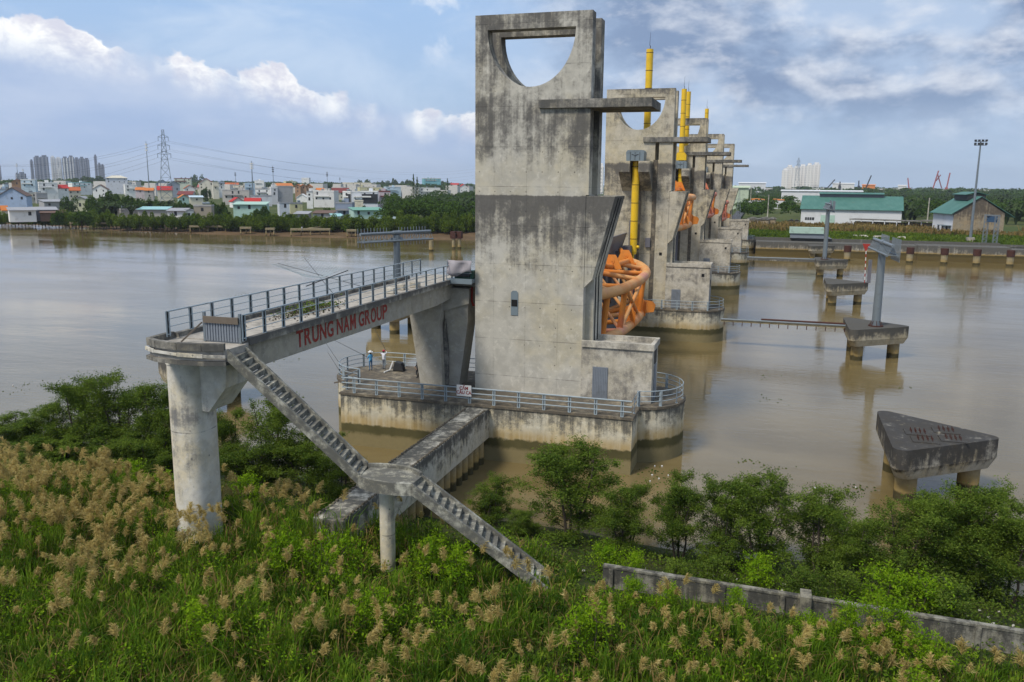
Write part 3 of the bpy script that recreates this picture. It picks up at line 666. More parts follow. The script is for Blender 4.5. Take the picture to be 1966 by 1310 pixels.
# ================= stairs =================
st=empty('staircase',(-16.6,34.4,2),'long weathered concrete staircase with round landing beside the footbridge column','staircase')
def flight(A,B,zA,zB,n,wd=1.5):
    A=Vector((A[0],A[1],0)); B=Vector((B[0],B[1],0)); d=(B-A); L=d.length; d.normalize(); nn=Vector((-d.y,d.x,0))
    b=MB(); rise=(zA-zB)/n; run=L/n
    for i in range(n):
        p=A+d*run*i; q=A+d*run*(i+1); zt=zA-rise*(i+1)
        v=[p-nn*wd/2,q-nn*wd/2,q+nn*wd/2,p+nn*wd/2]
        b.add([(w_.x,w_.y,zt-.24) for w_ in v]+[(w_.x,w_.y,zt) for w_ in v],[(3,2,1,0),(4,5,6,7),(0,1,5,4),(1,2,6,5),(2,3,7,6),(3,0,4,7)])
    fl=b.build('flight',M_STAIR,st)
    for s_ in (-1,1):
        b=MB(); o=nn*(wd/2+.1)*s_; t=.09
        vs=[]
        for e in (-t,t):
            for P_,z in ((A,zA),(B,zB)):
                w_=P_+o+nn*e; vs+=[(w_.x,w_.y,z-.42),(w_.x,w_.y,z+.15)]
        b.add(vs,[(0,2,3,1),(4,5,7,6),(0,1,5,4),(2,6,7,3),(1,3,7,5),(0,4,6,2)]); b.build('stringer',M_STAIR,fl,bevel=.02)
ZL=6.7
flight((-23.75,33.1),(-17.95,34.5),12.5,ZL,21)
flight((-15.1,34.1),(-9.1,35.6),ZL,1.9,18)
b=MB()
lc_=[(-17.95,33.78),(-17.4,33.5),(-16.6,33.27),(-15.8,33.27),(-15.1,33.4),(-15.1,34.8),(-15.6,35.15),(-16.4,35.42),(-17.2,35.4),(-17.95,35.2)]
b.prism(lc_,ZL-.4,ZL-.04); ld=b.build('landing',M_STAIR,st)
def wallpath(pts,z0,z1,t,nm,mt,par):
    b=MB(); P_=[Vector((x,y,0)) for x,y in pts]; vs=[]
    for i,p in enumerate(P_):
        d=(P_[min(i+1,len(P_)-1)]-P_[max(i-1,0)]).normalized(); nn=Vector((-d.y,d.x,0))*t
        vs+=[(p.x-nn.x,p.y-nn.y,z0),(p.x+nn.x,p.y+nn.y,z0),(p.x+nn.x,p.y+nn.y,z1),(p.x-nn.x,p.y-nn.y,z1)]
    fs=[(i*4+j,(i+1)*4+j,(i+1)*4+(j+1)%4,i*4+(j+1)%4) for i in range(len(P_)-1) for j in range(4)]+[(3,2,1,0),tuple(len(vs)-4+j for j in range(4))]
    b.add(vs,fs); return b.build(nm,mt,par,smooth=True)
def smooth_pts(p,n=4):
    out=[]
    for i in range(len(p)-1):
        a=p[max(i-1,0)];b_=p[i];c=p[i+1];d=p[min(i+2,len(p)-1)]
        for k_ in range(n):
            t=k_/n; out.append(tuple(.5*((2*b_[j])+(-a[j]+c[j])*t+(2*a[j]-5*b_[j]+4*c[j]-d[j])*t*t+(-a[j]+3*b_[j]-3*c[j]+d[j])*t**3) for j in (0,1)))
    return out+[p[-1]]
wallpath(smooth_pts([(-17.9,33.75),(-17.4,33.45),(-16.6,33.22),(-15.8,33.2),(-14.95,33.4)]),ZL-.46,ZL+.12,.08,'parapet',M_STAIR,ld)
wallpath(smooth_pts([(-18.1,35.25),(-17.3,35.48),(-16.4,35.5),(-15.7,35.25),(-15.15,34.85)]),ZL-.46,ZL+.12,.08,'parapet',M_STAIR,ld)
b=MB(); b.tube((-16.75,34.45,-1),(-16.75,34.45,ZL-.51),.36,.36,24); b.build('column',M_COL,st,smooth=True)
# ================= diagonal capping beam on piles =================
cb=empty('capping_beam',(-20,45,3),'long stained concrete beam on round piles running to the near pier','concrete beam')
b=MB(); b.box(-20.85,-19.2,34.6,56.7,1.75,3.95); b.build('beam',M_BEAM,cb,bevel=.03)
b=MB()
for y in np.arange(34.7,56.,.35): b.box(-20.83,-20.72,y,y+.2,3.95,4.02+.05*random.random()); b.box(-19.33,-19.22,y,y+.2,3.95,4.02+.05*random.random())
b.build('edge_stones',M_DECK,cb)
y=40.
while y<56.6:
    b=MB(); b.tube((-19.65,y,-3),(-19.65,y,1.749),.38,.38,16); b.build('pile',M_PILE,cb,smooth=True); y+=1.12
# ================= boundary wall lower right =================
bw=empty('boundary_wall',(2,36,1.5),'low blackened concrete wall between the reeds and the riverside bushes','wall')
b=MB(); P_=[(-6.6,36.02),(2.3,35.72),(12.5,35.35),(24,34.9)]
for (xa,ya),(xb,yb) in zip(P_,P_[1:]):
    b.add([(xa,ya-.1,.4),(xb,yb-.1,.4),(xb,yb+.1,.4),(xa,ya+.1,.4),(xa,ya-.1,2.85),(xb,yb-.1,2.85),(xb,yb+.1,2.85),(xa,ya+.1,2.85)],[(3,2,1,0),(4,5,6,7),(0,1,5,4),(1,2,6,5),(2,3,7,6),(3,0,4,7)])
b.build('panel',M_WALL,bw)
b=MB()
for (xa,ya),(xb,yb) in zip(P_,P_[1:]): b.beam((xa,ya,2.91),(xb,yb,2.91),.27,.11)
b.build('coping',M_WALL,bw)
x=-6.2
while x<23:
    y=np.interp(x,[p[0] for p in P_],[p[1] for p in P_]); b=MB(); b.box(x-.1,x+.1,y-.2,y-.101,.4,2.85); b.build('pilaster',M_WALL,bw); x+=2.5
b=MB(); b.box(2.0,2.45,35.3,36.1,.4,3.1); b.build('joint_post',M_WALL,bw)
# ================= dolphins =================
def roundpoly(P_,r,n=5):
    out=[]; N=len(P_)
    for i in range(N):
        p=Vector((*P_[i],0)); a=Vector((*P_[i-1],0)); c=Vector((*P_[(i+1)%N],0)); u=(a-p).normalized(); v=(c-p).normalized()
        ang=u.angle(v)/2; d=r/math.tan(ang); cc=p+(u+v).normalized()*(r/math.sin(ang)); s0=p+u*d-cc; s1=p+v*d-cc
        th0=math.atan2(s0.y,s0.x); th1=math.atan2(s1.y,s1.x); dt=(th1-th0+PI)%(2*PI)-PI
        out+=[(cc.x+r*math.cos(th0+dt*k_/n),cc.y+r*math.sin(th0+dt*k_/n)) for k_ in range(n+1)]
    return out
def dolphin(cx,cy,label,mt=M_DOLPH,flip=1,bars=False,name='dolphin'):
    r=empty(name,(cx,cy,3.9),label,'mooring dolphin','triangular concrete dolphins standing on piles in the river')
    tri=[(-3.1*flip,-5.3),(4.3*flip,.4),(-3.1*flip,5.9)]
    if flip<0: tri=tri[::-1]
    top=roundpoly([(x+cx,y+cy) for x,y in tri],.6); bot=roundpoly([(x*.9+cx,y*.9+cy) for x,y in tri],.6)
    n=len(top); b=MB(); zs=[(top,3.9),(top,2.6),(bot,1.85)]; vs=[]
    for pl,z in zs: vs+=[(x,y,z) for x,y in pl]
    fs=[tuple(range(n)),tuple(range(3*n-1,2*n-1,-1))]+[(k_*n+i,(k_+1)*n+i,(k_+1)*n+(i+1)%n,k_*n+(i+1)%n) for k_ in range(2) for i in range(n)]
    b.add(vs,fs); b.build('cap_slab',mt,r)
    for x,y in ((-1.9,-2.6),(2.4,.5),(-1.9,3.3)):
        b=MB(); b.tube((cx+x*flip,cy+y,-3),(cx+x*flip,cy+y,1.86),.68,.68,20); b.build('pile',M_PILE,r,smooth=True)
    if bars:
        for x,y in ((-.9,-1.9),(.9,-1.1),(-1.1,-.2),(.8,.9)):
            b=MB(); b.box(cx+x-.8,cx+x+.8,cy+y-.7,cy+y+.7,3.9,3.97); b.build('plinth',mt,r)
            b=MB()
            for i in range(4):
                for j in range(3): b.tube((cx+x-.42+i*.28,cy+y-.3+j*.3,3.97),(cx+x-.42+i*.28,cy+y-.3+j*.3,4.2),.025,.025,5)
            b.build('starter_bars',M_RUST,r)
    return r
dolphin(11.1,60.6,'blackened triangular dolphin nearest the camera, rusty bars on top',M_DOLPHD,bars=True)
dolphin(12.,108.1,'pale triangular dolphin carrying the near right steel mast')
dolphin(12.,156.3,'triangular dolphin with the striped daymark pole')
dolphin(12.2,204.,'triangular dolphin carrying the far right steel mast')
dolphin(12.2,256-4.5,'farthest dolphin close to the lock wall')
dolphin(-50.3,63.6,'dolphin behind the big footbridge column',flip=-1)
dolphin(-50.3,105.5,'dolphin under the left steel mast, hidden behind the footbridge',flip=-1)
# ================= signal masts =================
def mast(cx,cy,z0,ztop,tdir,L,label,rad=.42,side=1):
    r=empty('signal_mast',(cx,cy,z0),label,'steel mast','grey steel cross-arm masts on the dolphins')
    b=MB(); b.tube((cx,cy,z0+.1),(cx,cy,ztop),rad*1.12,rad*.92,24); b.build('pole',M_ZINC,r,smooth=True)
    b=MB(); b.tube((cx,cy,z0),(cx,cy,z0+.12),rad*1.9,rad*1.9,20)
    for i in range(8): a=2*PI*i/8; b.beam((cx+math.cos(a)*rad*1.05,cy+math.sin(a)*rad*1.05,z0+.7),(cx+math.cos(a)*rad*1.7,cy+math.sin(a)*rad*1.7,z0+.12),.05,.05)
    b.build('base_flange',M_RUST,r)
    d=Vector((math.cos(tdir),math.sin(tdir),0)); nn=Vector((-d.y,d.x,0)); c=Vector((cx,cy,ztop-.75)); h=1.05; wt_=.95
    f=[c+nn*s_*wt_/2+Vector((0,0,h*k_)) for s_ in (-1,1) for k_ in (0,1)]
    b=MB(); b.tube(c+Vector((0,0,h))-d*L/2,c+Vector((0,0,h))+d*L/2,.20,.20,14); b.build('top_tube',M_ZINC,r,smooth=True)
    b=MB(); 
    for s_ in (-1,1): b.tube(c+nn*s_*.55-d*L/2,c+nn*s_*.55+d*L/2,.12,.12,10)
    b.build('bottom_tube',M_ZINC,r,smooth=True)
    b=MB(); n=14
    for i in range(n+1):
        p=c+d*(-L/2+L*i/n)
        for s_ in (-1,1):
            b.tube(p+nn*s_*.55,p+Vector((0,0,h)),.028,.028,5,False)
            if i<n: b.tube(p+nn*s_*.55,p+d*L/n+Vector((0,0,h)),.024,.024,5,False)
        b.tube(p+nn*.55,p-nn*.55,.028,.028,5,False)
    b.build('lattice',M_ZINC,r)
    for i in range(23):
        if 9<i<13: continue
        b=MB(); p=c+d*(-L/2+L*(i+.5)/23)+nn*.80*side; b.box(p.x-.035,p.x+.035,p.y-.035,p.y+.035,p.z-.75,p.z+1.75); b.build('picket',M_ZINC,r)
    b=MB(); b.tube(c-d*.9+Vector((0,0,.1)),c+d*.9+Vector((0,0,.1)),.34,.34,14); b.tube(c-d*.7+Vector((0,0,h)),c+d*.7+Vector((0,0,h)),.3,.3,14); b.build('clamp',M_ZINC,r,smooth=True)
    return r
_a,_b=atz(697,462,12.6),atz(828,450,12.6)
mast(-49.4,106.2,3.9,13.1,math.radians(66),12.6,'left steel mast with a long picketed cross-arm behind the footbridge',.48)
mast(12.1,107.2,3.9,13.5,math.radians(93),12.8,'near right steel mast with a cross-arm seen end-on',.44,-1)
mast(11.0,203.,3.9,16.0,math.radians(93),11,'far right slim steel mast over the distant dolphin',.45,-1)
# daymark
r=empty('daymark',(15.2,155.6,3.9),'inverted red triangle on a red and white striped pole','channel marker')
for i in range(10):
    b=MB(); b.tube((15.2-.02*i,155.6,3.9+i*.55),(15.2-.02*(i+1),155.6,3.9+(i+1)*.55),.07,.07,8); b.build('pole_band',M_WHITE if i%2 else M_RED,r)
b=MB(); b.prism([(14.35,10.6),(15.6,10.6),(14.95,9.2)],155.55,155.62,'y'); b.build('triangle',M_RED,r)
r=empty('tide_board',(15.8,155.9,3.9),'narrow dark grey board with a ladder beside the striped pole','board')
b=MB(); b.box(15.55,16.15,155.9,156.,3.9,7.9); b.build('panel',M_STEELG,r)
b=MB(); b.beam((16.0,155.85,7.8),(14.9,155.85,4.),.04,.04); b.build('stay',M_ZINC,r)
# booms and pipes
r=empty('service_gangway',(3,137,1),'rusty pipe gangway floating between the second pier and a dolphin','gangway')
b=MB(); b.box(-5.9,9.3,109.0,110.2,3.15,3.35) ; b.build('deck_plate',M_PILE,r)
b=MB(); b.tube((-5.9,108.95,3.5),(9.3,108.95,3.5),.10,.10,8); b.build('pipe',M_ZINC,r,smooth=True)
b=MB(); b.tube((-1.,110.2,3.5),(9.3,110.2,3.5),.14,.14,8); b.build('pipe',M_RUST,r,smooth=True)
b=MB()
for i in range(14): b.box(-5.5+i*1.1,-5.4+i*1.1,108.9,108.98,2.7,3.2)
b.build('hanger',M_RUST,r)
r=empty('service_gangway',(3,240,1),'long pale pipe gangway between the fourth pier and the far right dolphin','gangway')
b=MB(); b.box(-5.9,9.3,205,206.4,3.0,3.4); b.build('deck_plate',M_QUAY,r)
b=MB(); b.tube((-5.9,205,3.7),(9.3,205,3.7),.15,.15,8); b.build('pipe',M_ZINC,r,smooth=True)
# ================= lock side (right) =================
q=empty('quay_wall',(30,258,0),'long stained concrete lock wall across the right background','quay wall')
b=MB(); b.box(-5.2,38.,258.,265.4,-2,4.1); b.build('wall',M_QUAY,q)
b=MB(); b.box(38.,61.,257.2,265.4,-2,4.25); b.build('wall',M_QUAY,q)
b=MB(); b.box(61.,260.,258.4,265.4,-2,3.7); b.build('wall',M_QUAY,q)
b=MB(); b.box(-14,60,265.5,266.0,3.5,5.0); b.box(60,260,265.7,266.2,3.5,4.6); b.build('parapet',M_QUAY,q)
for px,k in ((1625,0),(1747,0),(1815,0),(1880,0),(1948,0)):
    p=atz(px,506+(px-1747)*.045,0)
    r=empty('fender_pile',(p.x,249,0),{1625:'rust-capped pile left of the near right mast, before the lock wall',1747:'rust-capped pile just right of the near right mast head',1815:'middle rust-capped pile below the lamp mast gap',1880:'rust-capped pile nearest under the tall lamp mast',1948:'rust-capped pile nearest the right frame edge'}[px],'pile','fender piles along the lock wall')
    x=p.x; b=MB(); b.tube((x,249,-3),(x,249,2.9),.85,.85,18); b.build('shaft',M_PILE,r,smooth=True)
    b=MB(); b.tube((x,249,2.5),(x,249,4.2),.98,.98,18); b.build('steel_cap',M_RUST,r,smooth=True)
# old stacked sheet cover
p=atz(1518,466,5.); b=MB()
r=empty('boat_shelter',(8.7,266.5,4.5),'low pale mint shelter with a sloping end on the lock wall','shelter')
M_MINT=paint('pale_mint_sheet',(.42,.58,.50),.6,.3); 
def _teal(t):
    p=pos(t); sp=t.add('ShaderNodeSeparateXYZ'); t.put(sp.inputs[0],p)
    st=t.math('FRACT',t.math('DIVIDE',t.math('ADD',sp.outputs[0],t.math('MULTIPLY',sp.outputs[1],.4)),1.6)); n=t.noise(t.scale(p,(.3,.3,.06)),1.,6,.65)
    c=t.mix(t.sstep(n,.35,.65),(.055,.155,.130),(.08,.19,.16)); c=t.mix(t.math('MULTIPLY',t.sstep(st,.86,.95),.35),c,(.025,.09,.075))
    c=t.mix(t.math('MULTIPLY',t.sstep(t.noise(p,.35,7,.7),.60,.72),.5),c,(.16,.11,.07)); return pbsdf(t,c,.6)
M_TEAL=mat('green_roof_sheet',_teal)
b=MB(); b.prism([(4.,6.4),(13.6,6.4),(13.6,8.2),(4.,8.2)],264.,267.,'y'); b.build('roof',M_MINT,r)
b=MB(); b.prism([(4.3,5.01),(16.,5.01),(13.4,6.4),(4.3,6.4)],264.4,266.6,'y'); b.build('body',M_CORR,r)
def frame_to(px0,px1,py,z):  # a box front between two sight lines at one level
    a=atz(px0,py,z); c=atz(px1,py,z); return a,c
def rotbox(root,c,ang,x0,x1,y0,y1,z0,z1,nm,mt):
    b=MB(); b.box(x0,x1,y0,y1,z0,z1); return b.build(nm,mt,root,local=True)
M_PWALL=paint('white_plaster',(.66,.67,.69),.8,.15,0,(.25,.24,.22),.25,.25)
M_BLOCK=concrete('bare_block_wall',(.33,.28,.20),(.36,.28,.17),(.06,.05,.04),(3,12),((0,.2),(.6,.3),(1,.7)),.9,None,.3)
def gable_roof(xa,xb,ya,yb,ze,zr,ov,t=.15):
    ym=(ya+yb)/2; return [(ya-ov,ze-(zr-ze)*ov/(ym-ya)),(ym,zr),(yb+ov,ze-(zr-ze)*ov/(ym-ya)),(yb+ov,ze-(zr-ze)*ov/(ym-ya)+t),(ym,zr+t),(ya-ov,ze-(zr-ze)*ov/(ym-ya)+t)]
# warehouse 1 : facade nearly square to the view
d1=395.; A=atd(1536,437,d1); Bp=atd(1729,437,d1)
A.z=Bp.z=3.9; L=(Bp-A).length; ang=math.atan2((Bp-A).y,(Bp-A).x)
r=empty('warehouse',A,'long white warehouse with green sheet roof and raised ridge vent','warehouse',rz=ang)
hE=(437-409)/1650*d1; hR=(437-389)/1650*d1*1.04
b=MB(); b.box(0,L,0,22,0,hE); b.add([(0,0,hE),(0,22,hE),(0,11,hR),(L,0,hE),(L,22,hE),(L,11,hR)],[(0,1,2),(3,5,4),(0,2,5,3),(1,4,5,2)]); b.build('wall',M_PWALL,r,local=True)
b=MB(); b.prism(gable_roof(0,L,0,22,hE,hR,.9),-.5,L+.6,'x'); rf=b.build('roof',M_TEAL,r,local=True)
b=MB(); b.box(L*.17,L*.82,9.6,12.4,hR-.4,hR+.9); b.build('vent_wall',M_STEELG,rf,local=True)
b=MB(); b.prism([(8.6,hR+.9),(11,hR+1.5),(13.4,hR+.9),(13.4,hR+1.05),(11,hR+1.65),(8.6,hR+1.05)],L*.165,L*.825,'x'); b.build('ridge_vent',M_TEAL,rf,local=True)
b=MB(); b.box(1.8,5.6,-.06,-.004,1.6,2.8); w1=b.build('window',M_DARK,r,local=True)
b=MB(); [b.box(2.6+i*.95,2.75+i*.95,-.09,-.061,1.6,2.8) for i in range(3)]; b.build('frame',M_PWALL,w1,local=True)
b=MB(); b.box(8.2,14.,-.12,-.004,0,3.9); b.build('door',M_MINT,r,local=True)
# open shed in front of it
d2=372.; A2=atd(1630,433,d2); B2=atd(1808,443,d2-10); A2.z=B2.z=3.9; L2=(B2-A2).length
r=empty('lean_to_shed',A2,'low ruined lean-to with grey canopy linking the two warehouses','shed',rz=math.atan2((B2-A2).y,(B2-A2).x))
b=MB(); b.box(0,L2*.78,0,6,3.0,3.35); b.box(L2*.78,L2,-1,7,3.2,3.7); b.build('roof',M_SLAB,r,local=True)
for i in range(7):
    b=MB(); b.box(i*L2*.13,i*L2*.13+.3,.1,.4,0,3.0); b.build('post',M_PWALL,r,local=True)
b=MB(); b.box(.5,L2*.6,5,5.3,0,2.3); b.box(L2*.62,L2*.9,2,5,0,2.6); b.build('wall',M_BLOCK,r,local=True)
# warehouse 2 : seen at a corner, gable end to the right
C0=atd(1828,452,334); C0.z=3.8; Cl=atd(1790,433,353); Cl.z=3.8; Cr=atd(1925,447,352); Cr.z=3.8
a2=math.atan2((Cl-C0).y,(Cl-C0).x)-PI/2; ux=Vector((math.cos(a2),math.sin(a2),0)); W_=next(k*.5 for k in range(10,200) if (lambda p:W/2+FOC*p.dot(VR)/p.dot(VF))(C0+ux*k*.5-Vector((0,0,CZ)))>1923); print('W2',W_,(Cl-C0).length)
r=empty('warehouse',C0,'smaller green-roofed warehouse with bare brown block gable end','warehouse',rz=a2)
hE=7.6; hR=13.2; Lb=max(14.,(Cl-C0).length)
b=MB(); b.prism([(0,0),(W_,0),(W_,hE),(W_/2,hR),(0,hE)],0,.5,'y'); b.build('gable_wall',M_BLOCK,r,local=True)
b=MB(); b.prism([(0,0),(W_,0),(W_,hE),(W_/2,hR),(0,hE)],.5,Lb,'y'); b.build('wall',M_PWALL,r,local=True)
b=MB(); ov=1.2; b.prism([(-ov,hE-ov*.47),(W_/2,hR+.02),(W_+ov+2,hE-ov*.47-.8),(W_+ov+2,hE-ov*.47-.6),(W_/2,hR+.2),(-ov,hE-ov*.47+.2)],-.5,Lb+.6,'y'); rf=b.build('roof',M_TEAL,r,local=True)
b=MB(); b.box(W_/2-3,W_/2+3,4,Lb-4,hR-1.2,hR+.6); b.build('vent_wall',M_DARK,rf,local=True)
b=MB(); b.prism([(W_/2-3.8,hR+.6),(W_/2,hR+1.5),(W_/2+3.8,hR+.6),(W_/2+3.8,hR+.75),(W_/2,hR+1.65),(W_/2-3.8,hR+.75)],3.6,Lb-3.6,'y'); b.build('ridge_vent',M_TEAL,rf,local=True)
for y in (5,9,13):
    b=MB(); b.box(-.08,-.005,y,y+1.6,1.3,2.9); b.build('window',M_DARK,r,local=True)
b=MB(); b.box(-2.2,-.01,1.5,9,3.0,3.2); b.build('awning',M_STEELBLUE,r,local=True)
b=MB(); b.box(-.1,-.005,1.9,3.6,0,2.8); b.build('door',M_STEELBLUE,r,local=True)
# ruined hut left, car-like box
hp=atz(1462,432,4.2)
def hut(px,py,d,w,dp,h,label,mt,roof,nm='hut',op=True):
    p=atd(px,py,d); p.z=3.9; a=math.atan2(p.y,p.x)-PI/2
    r=empty(nm,p,label,nm.replace('_',' '),rz=a)
    b=MB(); b.box(-w/2,w/2,0,dp,0,h); b.build('wall',mt,r,local=True)
    b=MB(); b.prism([(-w/2-.3,h),(w/2+.3,h),(w/2+.3,h+.25),(w/4,h+.8),(0,h+.3),(-w/4,h+.9),(-w/2-.3,h+.25)],-.3,dp+.3,'y'); b.build('roof',roof,r,local=True)
    if op:
        b=MB(); b.box(-w*.35,-w*.05,-.06,-.004,.6,h*.8); b.build('opening',M_BLACK,r,local=True)
    return r
hut(1455,434,350,8,6,3.,'crumbling grey brick hut by the tall dry grass',M_BLOCK,M_SLAB)
hut(1476,436,352,5,5,3.2,'second crumbling hut with a grey stone-like roof heap',M_BLOCK,M_SLAB)
hut(1524,432,372,4,3,1.8,'small parked white and black shed left of the white warehouse',M_WHITE,M_DARK,op=True)
hut(1470,370,640,26,20,6,'small white house with orange roof among the trees',M_PWALL,M_ORG2,'house')
# poles and lamp mast
p=atz(1862,468,4.0)
r=empty('lamp_mast',p,'very tall floodlight mast on a concrete footing by the lock','lamp post')
top=32.
ht=(466-296)/1650*p.length*1.0
b=MB(); b.tube(p,p+Vector((0,0,ht)),.42,.2,12); b.build('pole',M_ZINC,r,smooth=True)
b=MB(); b.box(p.x-1,p.x+1,p.y-1,p.y+1,4.0,5.8); b.build('footing',M_HUT,r)
q_=p+Vector((0,0,ht)); b=MB(); b.beam(q_+Vector((-1.6,0,0)),q_+Vector((1.6,0,0)),.15); b.beam(q_+Vector((-1.6,0,-1.)),q_+Vector((1.6,0,-1.)),.15); b.build('cross_arm',M_ZINC,r)
for i in range(4):
    b=MB(); x=q_.x-1.4+i*.93; b.box(x-.3,x+.3,q_.y-.5,q_.y-.1,q_.z-.9,q_.z-.3 ); b.box(x-.3,x+.3,q_.y-.5,q_.y-.1,q_.z+.1,q_.z+.6); b.build('floodlight',M_DARK,r)
# lattice portal
pa=atz(1889,470,4.1); pb=atz(1909,472,4.1)
r=empty('lattice_portal',pa,'steel lattice portal frame with blue panel beside the lamp mast','gantry')
for i,(pp) in enumerate((pa,pb)):
    b=MB(); h_=8.4
    for sx in (-.5,.5):
        for sy in (-.5,.5): b.beam(pp+Vector((sx,sy,0)),pp+Vector((sx,sy,h_)),.12)
    for k in range(7):
        z=k*1.2
        for sy in (-.5,.5): b.beam(pp+Vector((-.5,sy,z)),pp+Vector((.5,sy,z+1.2)),.07); b.beam(pp+Vector((.5,sy,z)),pp+Vector((-.5,sy,z+.6)),.07)
    b.build('lattice_leg',M_ZINC,r)
b=MB(); b.beam(pa+Vector((-.6,0,8.4)),pb+Vector((.6,0,8.4)),.3); b.build('top_beam',M_ZINC,r)
b=MB(); b.beam(pa+Vector((0,0,7.3)),pb+Vector((0,0,7.3)),.1,1.7); b.build('panel',paint('blue_panel',(.04,.09,.17),.5,.4),r)
for px,py,pt,d,l in ((1473,425,382,420,'concrete power pole behind the ruined huts'),(1780,428,384,400,'thin pole between the two warehouses'),(1440,402,360,560,'pale pole by the road beside the farthest tower')):
    p=atd(px,py,d); r=empty('utility_pole',p,l,'pole'); h_=(py-pt)/1650*d
    p.z=3.; b=MB(); b.tube(p,p+Vector((0,0,h_+2)),.28,.2,8); b.build('shaft',M_HUT,r,smooth=True)
    b=MB(); b.beam(p+Vector((-.8,0,h_+1.4)),p+Vector((.8,0,h_+1.4)),.12); b.build('cross_arm',M_DARK,r)
# road, rubble
b=MB(); P_=[atz(x,y,3.98) for x,y in ((1398,440),(1408,440),(1426,404),(1428,398),(1436,395),(1424,395),(1418,403))]
b.add([atz(1378,446,3.96),atz(1404,446,3.96),atz(1431,405,3.96),atz(1415,405,3.96)],[(0,1,2,3)])
o=b.build('access_road',M_ASPH); tag(o,kind='structure')
# far right buildings
def tower(px0,px1,pt,d,label,mt,name='apartment_tower',rz=.0,zg=3,floors=None,mw=None,dep=None,grp='far high-rise blocks'):
    a=atd(px0,360,d); c=atd(px1,360,d); wd=(c-a).length; h=(hor((px0+px1)/2)-pt)/1650*d+CZ-zg
    ctr=(a+c)/2; ctr.z=zg; an=math.atan2(ctr.y,ctr.x)-PI/2+rz
    r=empty(name,ctr,label,'apartment block',grp,rz=an); dp=dep or wd*.6
    b=MB(); wd*=1.08; b.box(-wd/2,wd/2,0,dp,0,h); b.build('facade',mt,r,local=True)
    b=MB(); b.box(-wd*.3,wd*.3,dp*.2,dp*.7,h,h+5); b.build('roof_plant',mt,r,local=True)
    n=max(2,int(wd/9)); b=MB()
    for i in range(n):
        x=-wd/2+wd*(i+.5)/n; b.box(x-wd/n*.22,x+wd/n*.22,-1.2,-.05,3,h-.5)
    b.build('window_bay',mw,r,local=True); return r
def striped(name,c,dk,fl=3.4):
    def bf(t):
        p=pos(t); sp=t.add('ShaderNodeSeparateXYZ'); t.put(sp.inputs[0],p)
        f=t.math('FRACT',t.math('DIVIDE',sp.outputs[2],fl)); k=t.sstep(f,.45,.5)
        g=t.math('FRACT',t.math('DIVIDE',t.math('ADD',sp.outputs[0],sp.outputs[1]),9.)); k2=t.sstep(g,.5,.52)
        return pbsdf(t,t.mix(t.math('MULTIPLY',k,t.math('MULTIPLY_ADD',k2,.5,.3)),c,dk),.8)
    return mat(name,bf)
M_HR=striped('high_rise_grey_facade',(.20,.22,.27),(.07,.08,.11),6.); M_HRW=paint('high_rise_bay',(.33,.34,.38),.8,.2)
M_WR=striped('white_tower_facade',(.78,.76,.72),(.40,.41,.42),6.); M_WRW=paint('white_bay',(.82,.80,.76),.8,.1)
hr=[(0,5,322,'slate high-rise cut by the left frame edge'),(62,68,314,'slim grey high-rise at the left end of the far cluster'),(70,82,308,'first broad block of the far grey cluster'),(83,97,307,'second broad block of the far grey cluster'),(102,110,308,'third far grey block, left of the gap with low white towers'),(111,122,310,'fourth far grey block behind the low white towers'),(124,135,309,'fifth far block with pale vertical bays'),(136,146,307,'sixth far block with pale vertical bays'),(147,156,310,'seventh far block joined by white balconies'),(157,166,309,'eighth far block, stepped top'),(166,175,311,'last block at the right end of the big grey cluster'),(185,190,305,'thin unfinished high-rise with a crane on top'),(191,197,319,'lower grey tower right of the unfinished high-rise'),(197,203,321,'smallest grey tower right of the unfinished high-rise'),(110,114,329,'low white tower before the far grey cluster'),(114,119,328,'second low white tower before the far grey cluster'),(37,52,335,'squat grey far block left of the cluster'),(32,37,336,'narrow pale block left of the squat far block')]
for i,(a,c,t,l) in enumerate(hr): tower(a,c,t,3300+(i%3)*120,l,M_WR if 'white tower' in l else M_HR,mw=M_WRW if 'white tower' in l or 'pale' in l else M_HRW,dep=40)
wr=[(1500,1512,329,'left low wing of the white apartment cluster'),(1508,1520,323,'white apartment tower behind the pylon'),(1521,1532,325,'white apartment tower right of the pylon'),(1533,1545,322,'middle white apartment tower'),(1546,1557,320,'tallest white apartment tower'),(1558,1572,319,'right end white apartment tower')]
for i,(a,c,t,l) in enumerate(wr): tower(a,c,t,2300+(i%2)*80,l,M_WR,mw=M_WRW,grp='white apartment towers',dep=40)
tower(1148,1158,320,1500,'white tower glimpsed between the first two gate towers',M_WR,mw=M_WRW,grp='white apartment towers',dep=20)
def longbox(px0,px1,pt,pb,d,label,mt,nm='factory',roof=None,cat='building'):
    a=atd(px0,pb,d); c=atd(px1,pb,d); a.z=c.z=3; L=(c-a).length; h=(pb-pt)/1650*d+2
    zb=atd(px0,pb,d).z; r=empty(nm,a,label,cat,rz=math.atan2((c-a).y,(c-a).x))
    H_=max(3.,atd(px0,pt,d).z-3)
    b=MB(); b.box(0,L,0,L*.3,0,H_); b.build('wall',mt,r,local=True)
    b=MB(); b.prism([(-1,H_),(L*.15,H_+H_*.08),(L*.3+1,H_),(L*.3+1,H_+.4),(L*.15,H_+H_*.08+.4),(-1,H_+.4)],-1,L+1,'x'); b.build('roof',roof or mt,r,local=True); return r
longbox(1500,1655,367,378,900,'very long low white factory hall among the far right trees',M_PWALL)
longbox(1408,1437,361,378,640,'pale green hall just right of the farthest gate tower',paint('pale_green_wall',(.48,.56,.42),.8,.2))
longbox(1418,1470,352,360,1600,'pale far buildings left of the white towers',M_PWALL)
